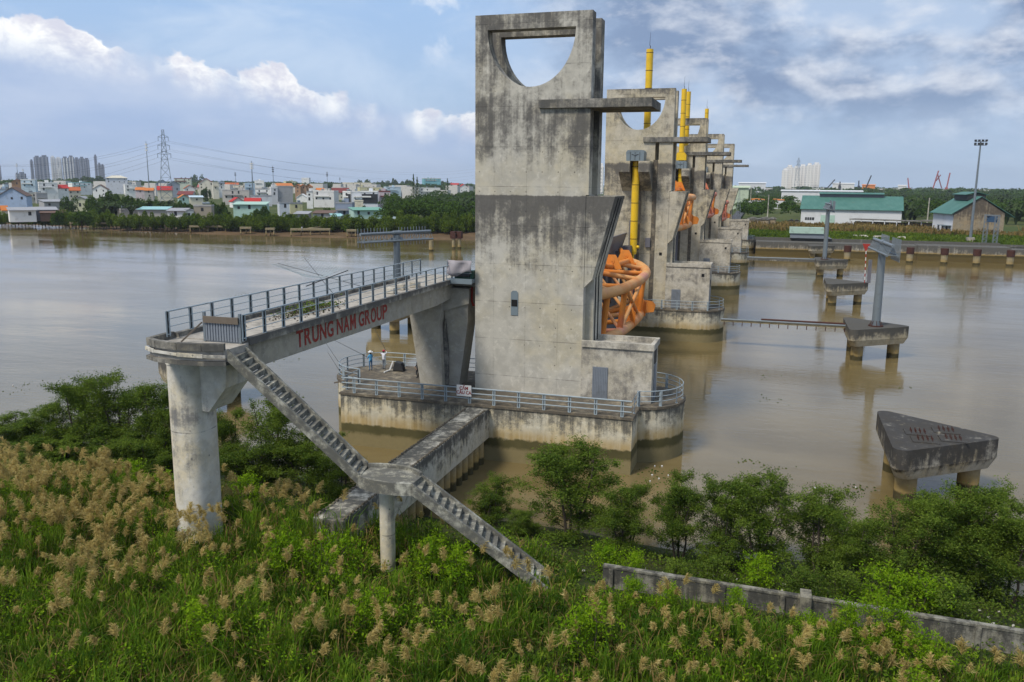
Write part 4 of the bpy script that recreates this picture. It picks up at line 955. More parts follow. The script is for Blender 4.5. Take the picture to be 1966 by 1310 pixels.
longbox(1598,1640,353,360,1900,'white ship superstructure beyond the far trees',M_WHITE,'cargo_ship',cat='ship')
longbox(1655,1680,356,361,1900,'orange-red hull of a far ship',M_ORG2,'cargo_ship',cat='ship')
longbox(1724,1740,357,361,1900,'small white far sheds near the cranes',M_WHITE)
# pylons and thin towers
def pylon(px,pt,d,label,zg=3,bw=.17,arms=3,thick=.22,nm='pylon',cat='pylon',aw=.12):
    p=atd(px,400,d); p.z=zg; zt=CZ+(hor(px)-pt)/1650*d; h=zt-zg; an=math.atan2(p.y,p.x)-PI/2
    r=empty(nm,p,label,cat,rz=an); b=MB()
    lv=[0,.14,.26,.4,.52,.63,.73,.82,.9,1.]; wv=[bw*h/2*(1-x)**1.15+.012*h for x in lv]; wv[1]=wv[0]*.72
    for i in range(9):
        z0,z1,w0,w1=lv[i]*h,lv[i+1]*h,wv[i],wv[i+1]
        c0=[(-w0,-w0,z0),(w0,-w0,z0),(w0,w0,z0),(-w0,w0,z0)]; c1=[(-w1,-w1,z1),(w1,-w1,z1),(w1,w1,z1),(-w1,w1,z1)]
        for j in range(4):
            b.beam(c0[j],c1[j],thick); b.beam(c0[j],c1[(j+1)%4],thick*.6); b.beam(c0[(j+1)%4],c1[j],thick*.6); b.beam(c1[j],c1[(j+1)%4],thick*.5)
    b.build('lattice_mast',M_ZINC,r,local=True)
    for k in range(arms):
        z=h*(.70+.105*k); a_=aw*h*(1-.12*k); b=MB()
        for s in (-1,1):
            b.beam((0,0,z+h*.03),(s*a_,0,z),thick*.7); b.beam((0,0,z-h*.01),(s*a_,0,z),thick*.7); b.beam((s*a_,0,z),(s*a_*.98,0,z-h*.05),thick*.9)
        b.build('cross_arm',M_ZINC,r,local=True)
    return r,p,h,an
pyl,pp,ph,pan=pylon(322,259,560,'big lattice pylon rising behind the riverside roofs',thick=.30,aw=.08)
pylon(1527,307,1900,'pylon in front of the white apartment towers',thick=.6,arms=3,aw=.06)
pylon(1418,365,420,'small lattice bracket mast right of the farthest gate tower',thick=.1,arms=1)
for px,pt,pb,d,l,rad in ((289,279,398,900,'red and white radio mast left of the pylon',.55),(487,312,368,620,'thick telecom mast with antennas right of the pylon',.55),(527,320,365,700,'thin grey telecom mast over the far roofs',.35),(630,330,368,800,'thin mast over the yellow roofs',.35),(455,331,358,1000,'distant thin mast right of the big cream house',.4),(654,341,352,1500,'tiny distant mast left of the conifers',.5),(40,318,345,2600,'far chimney-like mast left of the grey cluster',1.2),(51,327,345,2600,'shorter far mast left of the grey cluster',1.2)):
    p=atd(px,400,d); p.z=3; h=CZ+(hor(px)-pt)/1650*d-3; r=empty('radio_mast',p,l,'mast')
    b=MB(); b.tube(p,p+Vector((0,0,h)),rad,rad*.4,6); b.build('mast_tube',M_ZINC,r)
    b=MB(); 
    for k in range(3): b.box(p.x-rad*1.8,p.x+rad*1.8,p.y-rad*1.2,p.y+rad*1.2,3+h*(.93-.05*k),3+h*(.955-.05*k))
    b.build('antenna',M_WHITE if rad>.5 else M_DARK,r)
# cables
def cable(p,q,sag,label):
    b=MB(); n=14; b.path([Vector(p).lerp(Vector(q),i/n)-Vector((0,0,sag*4*(i/n)*(1-i/n))) for i in range(n+1)],.045,4); o=b.build('power_line',M_DARK); tag(o,label,'cable')
ax_=Vector((math.cos(pan),math.sin(pan),0))
for k in range(3):
    for s in (-1,1):
        z=ph*(.70+.105*k)+3-ph*.05; a0=pp+ax_*(s*.08*ph*(1-.12*k)); a0.z=z
        nm='%s %s line running'%(('lowest','middle','top')[k],('left','right')[s>0])
        qr=atd(1000,330-k*12+s*3,1500); ql=atd(-120,360-k*26+s*2,620)
        cable(a0,qr,22,'thin %s from the big pylon towards the right'%nm); cable(a0,ql,8,'thin %s from the big pylon past the left edge'%nm)
# cranes
M_CR=paint('crane_pink_red',(.40,.12,.12),.7,.3)
for pts,d,l,mt in (([(1585,360),(1603,345)],1900,'dark grey crane jib beside the ship',M_DARK),([(1661,360),(1673,337)],1900,'slim dark crane jib right of the ship',M_DARK),([(1746,361),(1743,342)],2000,'faint small red crane',M_CR),([(1790,362),(1802,328)],1900,'big red crane with crossed jibs',M_CR),([(1817,360),(1824,332)],1900,'tall thin red crane right of the crossed one',M_CR),([(1612,356),(1613,349)],1900,'short dark ship crane',M_DARK),([(1649,357),(1649,347)],1900,'dark funnel mast on the white ship',M_DARK)):
    a,c=(atd(x,y,d) for x,y in pts); r=empty('harbour_crane',Vector((a.x,a.y,3)),l,'crane')
    b=MB(); b.beam(a-Vector((0,0,6)),c,2.2); b.build('jib',mt,r)
    b=MB(); b.beam(Vector((a.x,a.y,3)),a,5); b.build('base',mt,r)
    if 'crossed' in l:
        b=MB(); b.beam(atd(1808,362,d),atd(1800,334,d),2.); b.beam(atd(1797,348,d),atd(1806,336,d),2.); b.build('back_stay',mt,r)
# ================= left bank town =================
PC={}
def wallm(c):
    k=('wall_%.2f_%.2f_%.2f'%c); 
    return paint(k,c,.85,.2,0,(c[0]*.45,c[1]*.44,c[2]*.4),.35,.5)
def roofm(c):
    k=('roof_%.2f_%.2f_%.2f'%c); return paint(k,c,.8,.35,0,(c[0]*.4,c[1]*.42,c[2]*.5),.3,.45)
Wh=(.82,.82,.80); Gy=(.42,.41,.40); Cr=(.66,.62,.50); Bl=(.40,.50,.68); Mi=(.42,.60,.54); Ye=(.62,.58,.34); Gr=(.36,.36,.37); Pk=(.60,.52,.54); Lb=(.52,.64,.72)
R1=(.46,.035,.03); R2=(.46,.12,.04); R3=(.20,.05,.045); SG=(.34,.35,.37); SL=(.12,.15,.19); BR=(.16,.10,.075); TQ=(.32,.55,.56); OR=(.60,.20,.05); GN=(.18,.38,.30)
HS=[(0,44,358,390,'E',Bl,BR,'pale blue house with a wide brown gable at the left edge'),
(18,60,393,412,'S',Wh,SG,'long white riverside shed under a grey sheet roof'),(60,101,393,411,'S',(.30,.33,.38),SG,'blue-grey open shed joined to the long white one'),
(25,42,344,366,'E',(.42,.24,.13),R2,'tall narrow brick-orange house with tiered roof'),(43,66,345,367,'F',Lb,Wh,'white and light blue stacked house left of the white block'),
(44,70,366,381,'F',Cr,Gy,'low cream house behind the blue gable'),(70,88,367,382,'F',Gr,Gy,'low bare grey house beside the cream one'),(78,108,350,375,'F',Wh,Wh,'bright white two-storey block left of the red roof'),
(108,130,354,375,'G',Wh,R1,'white house with a bright red pitched roof'),(130,152,358,374,'G',Cr,R2,'cream house with an orange-red roof among trees'),
(141,174,350,363,'F',Wh,TQ,'pale flat-roofed house with rooftop rooms, far left'),(128,176,374,396,'E',(.60,.60,.42),SG,'pale yellow house with a small gable above the trees'),
(179,204,354,369,'E',Wh,BR,'white gable house with a brown roof beside the big glazed block'),(206,243,338,362,'H',(.66,.68,.74),Cr,'big white and blue-grid block with a cream hipped roof'),
(85,122,380,394,'S',Gr,SG,'wide grey low roofs above the riverside sheds'),(76,115,398,412,'S',(.20,.13,.10),BR,'brown thatched market shed on the left bank'),
(241,261,354,369,'F',Wh,Wh,'small white cube house right of the glazed block'),(260,276,359,373,'G',Pk,OR,'first orange-roofed house left of the pylon'),(277,293,360,374,'G',Gy,OR,'second orange-roofed house left of the pylon'),
(302,323,346,367,'E',(.30,.36,.44),SL,'slate blue gabled house behind the pylon'),(324,345,348,369,'E',(.36,.40,.46),SL,'second slate gabled house right of the pylon'),
(303,330,357,375,'G',Cr,R1,'red-roofed house in front of the slate gables'),(336,366,343,364,'F',(.58,.62,.50),R3,'pale green flat house with a red stair head'),
(354,374,355,368,'E',Wh,R2,'small white gable with red roof right of the pylon'),(340,368,366,377,'G',Gy,R3,'low house with a dark red roof'),
(383,410,343,370,'E',(.74,.70,.58),R1,'large cream villa with a red gable roof and terrace'),(409,420,350,372,'F',(.72,.68,.56),Cr,'cream terrace wing of the villa'),(379,398,354,368,'G',Cr,(.44,.14,.12),'pinkish red roof in front of the cream villa'),
(420,431,349,370,'G',Wh,SL,'white house with a steep slate roof right of the villa'),(343,361,372,386,'E',Mi,OR,'mint gable house with an orange roof'),
(364,388,375,389,'S',Cr,Lb,'pale blue sheet roof behind the riverside trees'),(426,478,364,388,'F',(.46,.44,.41),Gy,'wide bare grey-beige wall block'),
(445,467,378,393,'E',Wh,R1,'first bright red double-gable roof before the beige wall'),(468,498,379,393,'G',Wh,R1,'second bright red roof before the beige wall'),
(446,508,388,412,'S',Mi,(.40,.58,.50),'long mint green riverside building'),(370,403,391,414,'F',(.34,.30,.24),Gy,'brown-grey bare riverside house with dark openings'),
(319,352,398,414,'S',Wh,SG,'white riverside shed with blue doors below the pylon'),(352,369,399,414,'F',Wh,SG,'white box end of the riverside shed'),
(263,315,395,410,'S',(.40,.38,.36),TQ,'riverside house with a turquoise sheet roof'),(230,263,396,408,'F',(.44,.43,.40),Gy,'low grey garden building left of the turquoise roof'),
(433,458,351,363,'G',Cr,R2,'far orange tiled roof right of the villa'),(447,480,355,368,'F',Cr,Gy,'flat cream house with a rooftop dome tank'),(470,489,352,374,'F',(.40,.52,.64),Lb,'light blue tall house by the telecom mast'),
(489,507,347,362,'F',Wh,Wh,'far white house right of the telecom mast'),(490,520,362,376,'F',Wh,SG,'white house with a row of dark windows'),(481,521,374,391,'F',(.56,.59,.64),SG,'plain pale grey house wall behind the mint building'),
(520,533,359,388,'F',(.66,.66,.68),Wh,'tall white side of the grey slab house'),(533,562,357,388,'F',(.37,.37,.38),Gy,'big windowless dark grey slab house'),
(532,564,352,363,'G',Cr,OR,'long orange roof behind the grey slab house'),(566,577,354,374,'E',(.42,.26,.16),OR,'left gable of the three brick orange gables'),(577,588,354,374,'E',(.42,.26,.16),OR,'middle gable of the three brick orange gables'),(588,599,355,374,'E',(.42,.26,.16),OR,'right gable of the three brick orange gables'),
(549,570,348,356,'F',(.58,.64,.42),Cr,'distant lime-yellow building on the skyline'),(579,594,342,355,'F',Wh,Wh,'distant plain white block on the skyline'),(568,589,372,384,'E',Wh,Wh,'bright white tent-like roof'),
(588,600,367,396,'F',Wh,SG,'narrow left part of the big white house'),(600,642,366,394,'F',(.68,.68,.67),Wh,'big white house with stained walls in mid town'),(638,672,361,380,'G',Cr,R3,'dark red roofed house right of the big white house'),
(657,673,367,397,'F',Wh,Wh,'white house front with a tall dark billboard'),(673,726,367,398,'F',(.66,.69,.74),Wh,'wide pale blue-white wall of the billboard house'),
(555,580,388,407,'F',Ye,SG,'small yellow house behind the bushes'),(535,555,387,410,'F',(.60,.64,.70),SG,'pale blue-white block beside the yellow house'),
(642,676,388,413,'F',(.26,.31,.40),SG,'slate blue two-storey riverside house'),(679,697,384,400,'F',Cr,Cr,'small cream house with balcony'),
(563,590,406,416,'S',Gr,SG,'low grey shed roofs by the bushes'),(598,638,405,417,'S',(.50,.50,.50),BR,'low brown roofs with white sheets'),(637,657,411,420,'S',Wh,TQ,'turquoise and white sheet roof at the bank'),
(676,738,400,416,'S',Mi,GN,'long green sheet-roofed riverside building'),(656,715,351,363,'F',Cr,Cr,'long beige far building with a terrace roof'),(690,712,359,373,'F',Ye,Cr,'left pale yellow terrace row'),(712,735,360,373,'F',Ye,Cr,'right pale yellow terrace row'),
(607,622,361,369,'G',Cr,OR,'tiny orange roof behind the big white house'),(727,750,367,397,'F',Pk,R3,'pink-white balconied terrace beside the wood'),(741,771,359,371,'F',Lb,Lb,'light blue rooftop house at the edge of the wood'),
(752,783,401,416,'S',Lb,SG,'small white-blue cabin at the edge of the wood'),(709,728,401,415,'F',Gr,SG,'dark grey box house on the green roofs'),(803,847,361,374,'F',(.74,.73,.68),Wh,'white villa rising from the wood'),
(813,848,343,356,'F',(.18,.44,.48),Cr,'teal hall with a pale roof on the horizon'),(863,881,352,360,'G',Wh,R1,'far house with a red roof near the tower'),(882,900,354,367,'E',Wh,R1,'white gable house with red roof beside the tower'),
(0,9,388,402,'G',Cr,OR,'orange roof corner at the left edge'),(10,24,352,364,'F',Lb,SG,'far light blue house above the brown gable'),(0,12,360,370,'F',(.40,.52,.66),SG,'blue house roof fragment at the far left')]
def house(x0,x1,yt,yb,kind,wc,rc,label):
    xm=(x0+x1)/2; dep=max(yb+(8 if yb<377 else 3)-hor(xm),17); d=17.2/dep*1650
    c=atd(xm,360,d); c.z=3.; wd=(x1-x0)/1650*d; h=CZ-3+(hor(xm)-yt)/1650*d
    an=math.atan2(c.y,c.x)-PI/2+random.uniform(-.30,.30)
    wd*=.93; dp=wd*random.uniform(.6,.85)+2
    r=empty('house',c,label,'house' if kind!='S' else 'shed','buildings of the town on the left bank',rz=an); r.name='house' if kind!='S' else 'shed'
    wm=wallm(wc); rm=roofm(rc)
    if kind in 'FS': he=h-(.5 if kind=='F' else .6)
    elif kind=='G': he=h*.62 if h<9 else h-min(4,wd*.25)
    elif kind=='H': he=h-3
    else: he=h-min(h*.4,wd*.32)
    b=MB(); b.box(-wd/2,wd/2,0,dp,0,he)
    if kind=='E': b.prism([(-wd/2,he),(wd/2,he),(0,h-.15)],0,dp,'y')
    if kind=='G': b.prism([(0,he),(dp,he),(dp/2,h-.1)],-wd/2,wd/2,'x')
    b.build('wall',wm,r,local=True)
    b=MB()
    if kind=='F':
        b.box(-wd/2-.15,wd/2+.15,-.15,dp+.15,he,he+.25); b.box(-wd/2,-wd/2+.2,0,dp,he+.25,h+.2); b.box(wd/2-.2,wd/2,0,dp,he+.25,h+.2); b.box(-wd/2+.2,wd/2-.2,0,.2,he+.25,h+.2)
    elif kind=='S': b.prism([(-.9,he-.1),(dp+.5,he+.9),(dp+.5,he+1.05),(-.9,he+.08)],-wd/2-.5,wd/2+.5,'x')
    elif kind=='G': b.prism([(-.7,he-.35),(dp/2,h),(dp+.7,he-.35),(dp+.7,he-.15),(dp/2,h+.22),(-.7,he-.15)],-wd/2-.4,wd/2+.4,'x')
    elif kind=='H': b.add([(-wd/2-1,-1,he),(wd/2+1,-1,he),(wd/2+1,dp+1,he),(-wd/2-1,dp+1,he),(-wd/5,dp/2,h),(wd/5,dp/2,h)],[(3,2,1,0),(0,1,5,4),(1,2,5),(2,3,4,5),(3,0,4)])
    else: b.prism([(-wd/2-.5,he-.35),(0,h),(wd/2+.5,he-.35),(wd/2+.5,he-.1),(0,h+.28),(-wd/2-.5,he-.1)],-.6,dp+.4,'y')
    b.build('roof',rm,r,local=True)
    if 'windowless' in label or 'plain' in label: return
    nf=max(1,int(he/3.3)); nc=max(1,min(4,int(wd/4.5)))
    for f in range(max(0,nf-2),nf):
        for k in range(nc):
            if random.random()<.25: continue
            x=-wd/2+wd*(k+.5)/nc+random.uniform(-.4,.4); z=he-3.1*(nf-f)+1.0; z=max(z,.6); hh=random.choice((1.2,1.5,2.0))
            b=MB(); b.box(x-.55,x+.55,-.07,-.004,z,min(z+hh,he-.2)); b.build('window',M_DARK,r,local=True)
    if 'billboard' in label: b=MB(); b.box(-wd*.1,wd*.5,-.3,-.08,he-7,he-1.2); b.build('billboard',M_DARK,r,local=True)
    if kind=='F' and wd>5:
        for k in range(random.randint(1,2)):
            x=random.uniform(-wd*.35,wd*.35); y=random.uniform(dp*.2,dp*.8); b=MB(); b.tube((x-.7,y,he+1.3),(x+.7,y,he+1.3),.55,.55,10); [b.beam((x+e,y,he+.25),(x+e,y,he+.8),.12) for e in (-.5,.5)]; b.build('water_tank',M_ZINC if k else M_STEELBLUE,r,local=True)
        if he>6.5:
            b=MB(); zb=he-3.3; b.box(-wd*.42,wd*.25,-1.1,-.08,zb,zb+.15); b.box(-wd*.42,wd*.25,-1.1,-1.02,zb+.15,zb+.9); b.build('balcony',rm,r,local=True)
    if kind=='F' and h>7 and random.random()<.5:
        b=MB(); x=random.uniform(-wd*.25,wd*.25); b.box(x-1.2,x+1.2,dp*.4,dp*.4+2.4,he+.25,he+2.4); b.build('stair_head',wm,r,local=True)
for h_ in HS: house(*h_)
# jetties
for i,(xa,xb,py,l) in enumerate(((133,150,428,'short broken jetty at the far left of the bank'),(178,246,429,'long low jetty left of the pylon foot'),(271,291,432,'short jetty stub below the turquoise roof'),(315,334,433,'short jetty stub below the pylon'),(363,434,435,'long jetty with a parasol beside it'),(460,482,438,'short jetty stub below the mint building'),(509,527,440,'short jetty stub below the telecom mast'),(557,634,441,'long jetty below the big white house'),(665,684,443,'short jetty stub left of the steel cross-arm'))):
    a=atz(xa,py,2.6); c=atz(xb,py,2.6); L=(c-a).length; r=empty('jetty',(a.x,a.y,2.4),l,'jetty','old concrete jetties on the left bank',rz=math.atan2((c-a).y,(c-a).x))
    b=MB(); b.box(0,L,0,2.2,-.15,.55); b.build('deck',M_PILE,r,local=True)
    for k in range(max(2,int(L/3.2))+1):
        x=.3+(L-.6)*k/max(2,int(L/3.2)); b=MB(); b.tube((x,.4+(k%2)*1.3,-5),(x,.4+(k%2)*1.3,-.15),.24,.24,8); b.build('pile',M_PILE,r,local=True)
for xa,ya,xb,yb,l in ((405,434,448,428,'tilted concrete slab behind the parasol jetty'),(594,439,640,433,'tilted concrete slab behind the long right jetty')):
    a=atz(xa,ya,2.6); c=atz(xb,yb,3.4); b=MB(); b.beam(a,c,2.,.5); o=b.build('fallen_slab',M_PILE); tag(o,l,'slab')
for px,py,l,mt in ((400,430,'faded pink parasol by the left jetty',paint('faded_pink_cloth',(.5,.40,.40),.8)),(605,430,'small blue parasol by the right jetty',paint('blue_cloth',(.04,.20,.55),.7))):
    p=atz(px,py+6,1.6); r=empty('parasol',p,l,'parasol'); b=MB(); n=12
    b.add([(p.x,p.y,p.z+2.4)]+[(p.x+1.7*math.cos(2*PI*i/n),p.y+1.7*math.sin(2*PI*i/n),p.z+1.8) for i in range(n)],[(0,1+i,1+(i+1)%n) for i in range(n)]); b.build('canopy',mt,r)
    b=MB(); b.tube(p,p+Vector((0,0,2.3)),.04,.04,6); b.build('pole',M_DARK,r)
# piles in the river left of the tower
for px,py,w_,l in ((828,483,.7,'lone pale pile standing in the river left of the tower'),(871,478,.55,'left pile of the rust-capped pair'),(882,478,.55,'right pile of the rust-capped pair')):
    p=atz(px,py,0); r=empty('river_pile',p,l,'pile'); b=MB(); b.tube((p.x,p.y,-3),(p.x,p.y,3.2),w_,w_,14); b.build('shaft',M_PILE,r,smooth=True)
    if px>860: b=MB(); b.box(p.x-.85,p.x+.85,p.y-.8,p.y+.8,3.2,5.4); b.build('steel_cap',M_RUST,r)
# ================= vegetation =================
def tree_proto(h,cr,nleaf,size,seed,lm,dense=1.,stems=3,base=.10):
    rng=np.random.default_rng(seed); rnd=random.Random(seed)
    b=MB(); tips=[]
    for s in range(stems):
        a=2*PI*(s+rnd.random()*.6)/stems; r0=cr*rnd.uniform(.12,.35)
        hh=h*rnd.uniform(.72,.98); top=Vector((r0*math.cos(a)*1.3,r0*math.sin(a)*1.3,hh)); p0=Vector((.12*math.cos(a)*stems**.5,.12*math.sin(a)*stems**.5,-.5))
        mids=[p0,p0.lerp(top,.35)+Vector((rnd.uniform(-.15,.15),rnd.uniform(-.15,.15),0))*cr*.5,p0.lerp(top,.7)+Vector((rnd.uniform(-.15,.15),rnd.uniform(-.15,.15),0))*cr*.4,top]
        rr=.020*h/math.sqrt(stems)+.012; b.path(mids,[rr,rr*.75,rr*.5,rr*.15],6)
        for k in range(13):
            t=rnd.uniform(base,.97); i=min(2,int(t*3)); q=mids[i].lerp(mids[i+1],t*3-i); a2=rnd.uniform(0,2*PI); l=cr*rnd.uniform(.35,.95)*(1-.6*t*t)*(.55+.45*min(1,t*2.2))
            e=q+Vector((math.cos(a2)*l,math.sin(a2)*l,l*rnd.uniform(.25,.8))); e.z=min(e.z,h*.97)
            b.path([q,q.lerp(e,.5)+Vector((0,0,-.05*l)),e],[rr*.35,rr*.22,rr*.08],4)
            tips.append((q.lerp(e,.5),.22*cr)); tips.append((e,.25*cr*rnd.uniform(.6,1.2)))
        tips.append((top,.24*cr))
    C=[];tot=len(tips)
    w=np.array([t[1]**2 for t in tips]); w/=w.sum()
    for (c,r),ww in zip(tips,w):
        n=int(nleaf*ww); 
        # twigs inside each clump: short random lines of leaves
        m_=max(3,n//14); d=rng.normal(size=(m_,3)); d/=np.linalg.norm(d,axis=1)[:,None]; rad=r*rng.uniform(.35,1.25,m_)[:,None]
        ends=np.array(c)+d*rad*np.array([1,1,.8]); k=rng.integers(0,m_,n)
        t=rng.uniform(.35,1.05,n)[:,None]; P_=np.array(c)*(1-t)+ends[k]*t+rng.normal(size=(n,3))*size*.7
        C.append(P_)
    C=np.concatenate(C); C=C[C[:,2]>.15]
    V,F=leafquads(C,size,rng,.25,.38)
    tr=bpy.data.meshes.new('trunk'); tr=b.mesh('trunk',M_BARK,smooth=False)
    return tr,npmesh('crown',V,F,lm)
def place_tree(proto,loc,s,rz,label,group=None,nm='tree',cat='tree',sz=None):
    r=empty(nm,loc,label,cat,group,rz=rz); r.scale=(s,s,sz or s)
    for n_,me in zip(('trunk','crown'),proto):
        o=bpy.data.objects.new(n_,me); COL.objects.link(o); o.parent=r
    return r
MP=[tree_proto(6.2,2.7,34000,.125,s,L_MANG,stems=st_) for s,st_ in ((1,3),(2,4),(3,3),(4,5))]
NT_=[ # px of trunk foot region, Y, crown-top py, crown px width, label
(1100,44.0,862,175,'rounded bushy mangrove right beside the near pier corner'),(1205,42.6,925,110,'low mangrove right of the rounded one'),(1310,43.,925,110,'upright mangrove with a narrow top in mid foreground'),
(1400,42.6,935,110,'leaning mangrove left of the broad double-topped one'),(1465,43.,922,150,'broad double-topped mangrove in mid foreground'),(1590,42.8,940,130,'spindly tall mangrove left of the dolphin'),
(1650,41.6,1000,100,'short thin mangrove below the spindly one'),(1740,42.0,965,140,'reddish green bushy mangrove below the dolphin'),(1830,42.4,950,130,'mangrove right under the dolphin'),(1885,43.2,928,150,'tall mangrove at the right with open crown'),
(1955,42.2,985,130,'mangrove cut by the right frame edge'),(945,45.2,925,90,'small mangrove sapling by the water left of the rounded one'),
(20,42.5,795,130,'bright leafy tree at the left frame edge'),(85,43.5,765,110,'dark mangrove second from the left edge'),(150,44.2,745,130,'left mangrove of the tall riverside clump'),(225,44.6,735,140,'tallest mangrove in the left riverside clump'),
(290,44.2,755,120,'mangrove right of the tallest, left of the footbridge column'),(325,43.4,790,90,'mangrove touching the footbridge column'),(430,44.6,805,90,'mangrove just right of the footbridge column'),(515,45.2,783,150,'airy mangrove behind the staircase'),
(585,44.6,850,150,'dense dark mangrove under the staircase'),(645,44.2,880,130,'dark mangrove beside the capping beam'),(470,43.6,870,150,'dense shrubby mangrove right of the column foot'),
(40,40.6,860,160,'dark green tree low at the left edge'),(120,42.2,850,150,'low mangrove at the front of the left clump'),(220,42.6,840,160,'second low mangrove at the front of the left clump'),(300,42.6,855,130,'third low mangrove beside the column'),(1000,43.4,985,70,'tiny bush among the reed tops by the water')]
for i,(px,Y,pt,pw,l) in enumerate(NT_):
    top=aty(px,pt-(14 if 100<px<700 else -6 if px<100 else 4),Y); x=top.x; g=gz(x,Y); g=max(g,-.4); h=top.z-g; d=math.hypot(x,Y); wd=pw/1650*math.hypot(d,14)
    sx=wd/ (2*2.7)*(1.18 if px<700 else 1.42); sz=h/6.1
    r=place_tree(MP[i%4],(x,Y,g),sx,random.uniform(0,6.28),l,'mangrove trees on the near bank','mangrove_tree','tree',sz=sz)
# shrubs
SH=[tree_proto(1.6,1.1,2600,.13,20+s,L_BRIGHT,stems=5,base=.1) for s in range(2)]
SH2=[tree_proto(1.7,1.2,3500,.13,30+s,L_MANG,stems=5,base=.1) for s in range(2)]
shr=[(1520,39.2,1.0,0,'round green bush behind the boundary wall joint'),(1240,38.6,.75,0,'bright bush left behind the boundary wall'),(1190,38.9,.9,0,'bush at the left end of the boundary wall'),(1350,38.2,.7,1,'low dark bush behind the wall'),(1420,38.6,.8,1,'dark bush among the litter behind the wall'),
(1620,38.,.9,1,'dark low bush behind the wall right of the joint'),(1700,38.2,.9,1,'dark bush under the dolphin mangroves'),(1780,38.,1.1,0,'light green bush behind the wall at right'),(1880,37.8,1.2,0,'leafy bush behind the wall near the right edge'),(1930,37.6,1.1,1,'dark bush behind the wall at the right edge'),
(1720,34.0,.75,0,'tall lime green shrub before the wall at right'),(1800,33.9,.9,0,'upright lime shrub touching the wall'),(1840,34.,.7,0,'second upright lime shrub touching the wall'),(1640,33.,.6,0,'lime shrub left of the upright pair'),(1900,32.4,.8,0,'wide lime shrub at the lower right'),(1480,34.6,.55,0,'lime shrub in front of the wall joint'),
(1250,34.6,.6,0,'lime shrub at the wall start'),(1320,34.,.6,0,'small lime shrub right of the staircase foot'),(500,31.5,1.2,0,'bright leafy mound in the reeds below the column'),(600,31.,1.2,0,'second bright mound right below the column'),(180,39.,1.1,0,'bright bush at the back of the reeds, left'),(230,38.5,.9,0,'yellow-green bush beside the back path'),(290,38.6,1.2,0,'yellow-green bush left of the column foot'),
(800,33.5,1.,0,'bright bush at the foot of the thin column'),(870,33.,1.,0,'bright bush under the lower stair flight'),(430,39.5,1.,0,'green bush right behind the column foot'),(1150,29.5,1.,0,'lime clump in the lower middle reeds'),(330,25.,1.,0,'bright clump at the lower left'),(690,28,1.,0,'leafy mound in the lower middle'),(1880,28.9,.8,0,'lime clump in the lower right corner')]
def floor_at(px,Y): return atz(px,655,2.).x if False else None
for i,(px,Y,s,k,l) in enumerate(shr):
    a=math.atan((px-983)/1620.)-AZ+0; x=Y*math.tan(math.atan2((px-983)/1620.,math.cos(TH)+.25*0+math.sin(TH)*.35)-AZ)
    place_tree((SH2 if k else SH)[i%2],(x,Y,gz(x,Y)-.05),s*1.15,random.uniform(0,6),l,'leafy shrubs on the near bank','shrub','shrub',sz=s*(1.5 if Y<36 else 1.1))
# reeds: blades
def in_clear(x,y):
    return ((x>-7.8)&(np.abs(y-35.75)<.5))|((x>-29)&(x<-26.1)&(y>33.4)&(y<36.2))|((x>-17.3)&(x<-16.2)&(np.abs(y-34.45)<.5))
def reeds(n,rng,xr,yr,hfun,width=.05,lean=.55):
    x=rng.uniform(*xr,n); y=rng.uniform(*yr,n); 
    lim=np.where(x>-7.8,35.4,np.where(x>-22,38.6,np.where(x>-31,41.,41.8)))+rng.normal(0,.5,n); k=(y<lim)&~in_clear(x,y)
    # do not bury the stair flight, beam top
    k&=~((x>-20.95)&(x<-19.1)&(y>34.9)); x=x[k];y=y[k]; n=len(x)
    z0=np.array([gz(a,b) for a,b in zip(x,y)])-.1; h=hfun(x,y)*rng.uniform(.55,1.15,n)
    low=((y-(33.1+(x+23.75)*.24))**2<1.4)&(x>-15)&(x<-8.3); h=np.where(low,h*.35,h)
    cl=np.floor(x*1.4)+57*np.floor(y*1.4); a=rng.uniform(0,2*np.pi,n)+0*cl; ln=rng.uniform(.15,1.,n)*lean*h
    dx,dy=np.cos(a),np.sin(a); w=width*rng.uniform(.6,1.3,n); a2=a+rng.uniform(-.5,.5,n)+np.pi/2; wx,wy=np.cos(a2)*w/2,np.sin(a2)*w/2
    V=[];ts=[(0,0,.7),(.38,.12,1.),(.72,.45,.8),(.93,1.,.08)]
    arr=np.empty((n,8,3))
    for i,(tz,tl,tw) in enumerate(ts):
        zz=z0+h*tz*(1-.10*(i==3)); px_=x+dx*ln*tl; py_=y+dy*ln*tl
        arr[:,2*i,0]=px_-wx*tw; arr[:,2*i,1]=py_-wy*tw; arr[:,2*i,2]=zz; arr[:,2*i+1,0]=px_+wx*tw; arr[:,2*i+1,1]=py_+wy*tw; arr[:,2*i+1,2]=zz
    base=(np.arange(n)*8)[:,None]; F=np.concatenate([base+np.array([2*i,2*i+1,2*i+3,2*i+2]) for i in range(3)],0)
    return arr.reshape(-1,3),F
def hf(x,y):
    h=1.75+.45*np.sin(x*.9+y*.3)*np.sin(y*.8-x*.2)+.35*np.sin(x*.33+2)
    h=np.where(x>-9,h*.72,h); h=np.where(y>38.2,h*.30,h); h=np.where((x>6),h*.8,h); h=np.where((x>-8)&(y>32.6),h*np.clip(1-.42*(y-32.6)/1.6,.55,1),h); h=h*(1+.7*np.exp(-((x+20.)/1.6)**2-((y-34.2)/.9)**2)); h=h*(1-.6*np.exp(-((x+16.4)/1.2)**2-((y-33.2)/1.2)**2)); return h
def clumpy(x,y): return hf(x,y)*np.clip(.72+.45*np.sin(x*2.1+np.sin(y*1.7))*np.sin(y*2.3+np.sin(x*1.3)),.35,1.2)
V,F=reeds(120000,RNG,(-47,13),(19.5,42),clumpy,.05)
tag(npobj('reed_leaves',V,F,L_GRASS),kind='stuff')
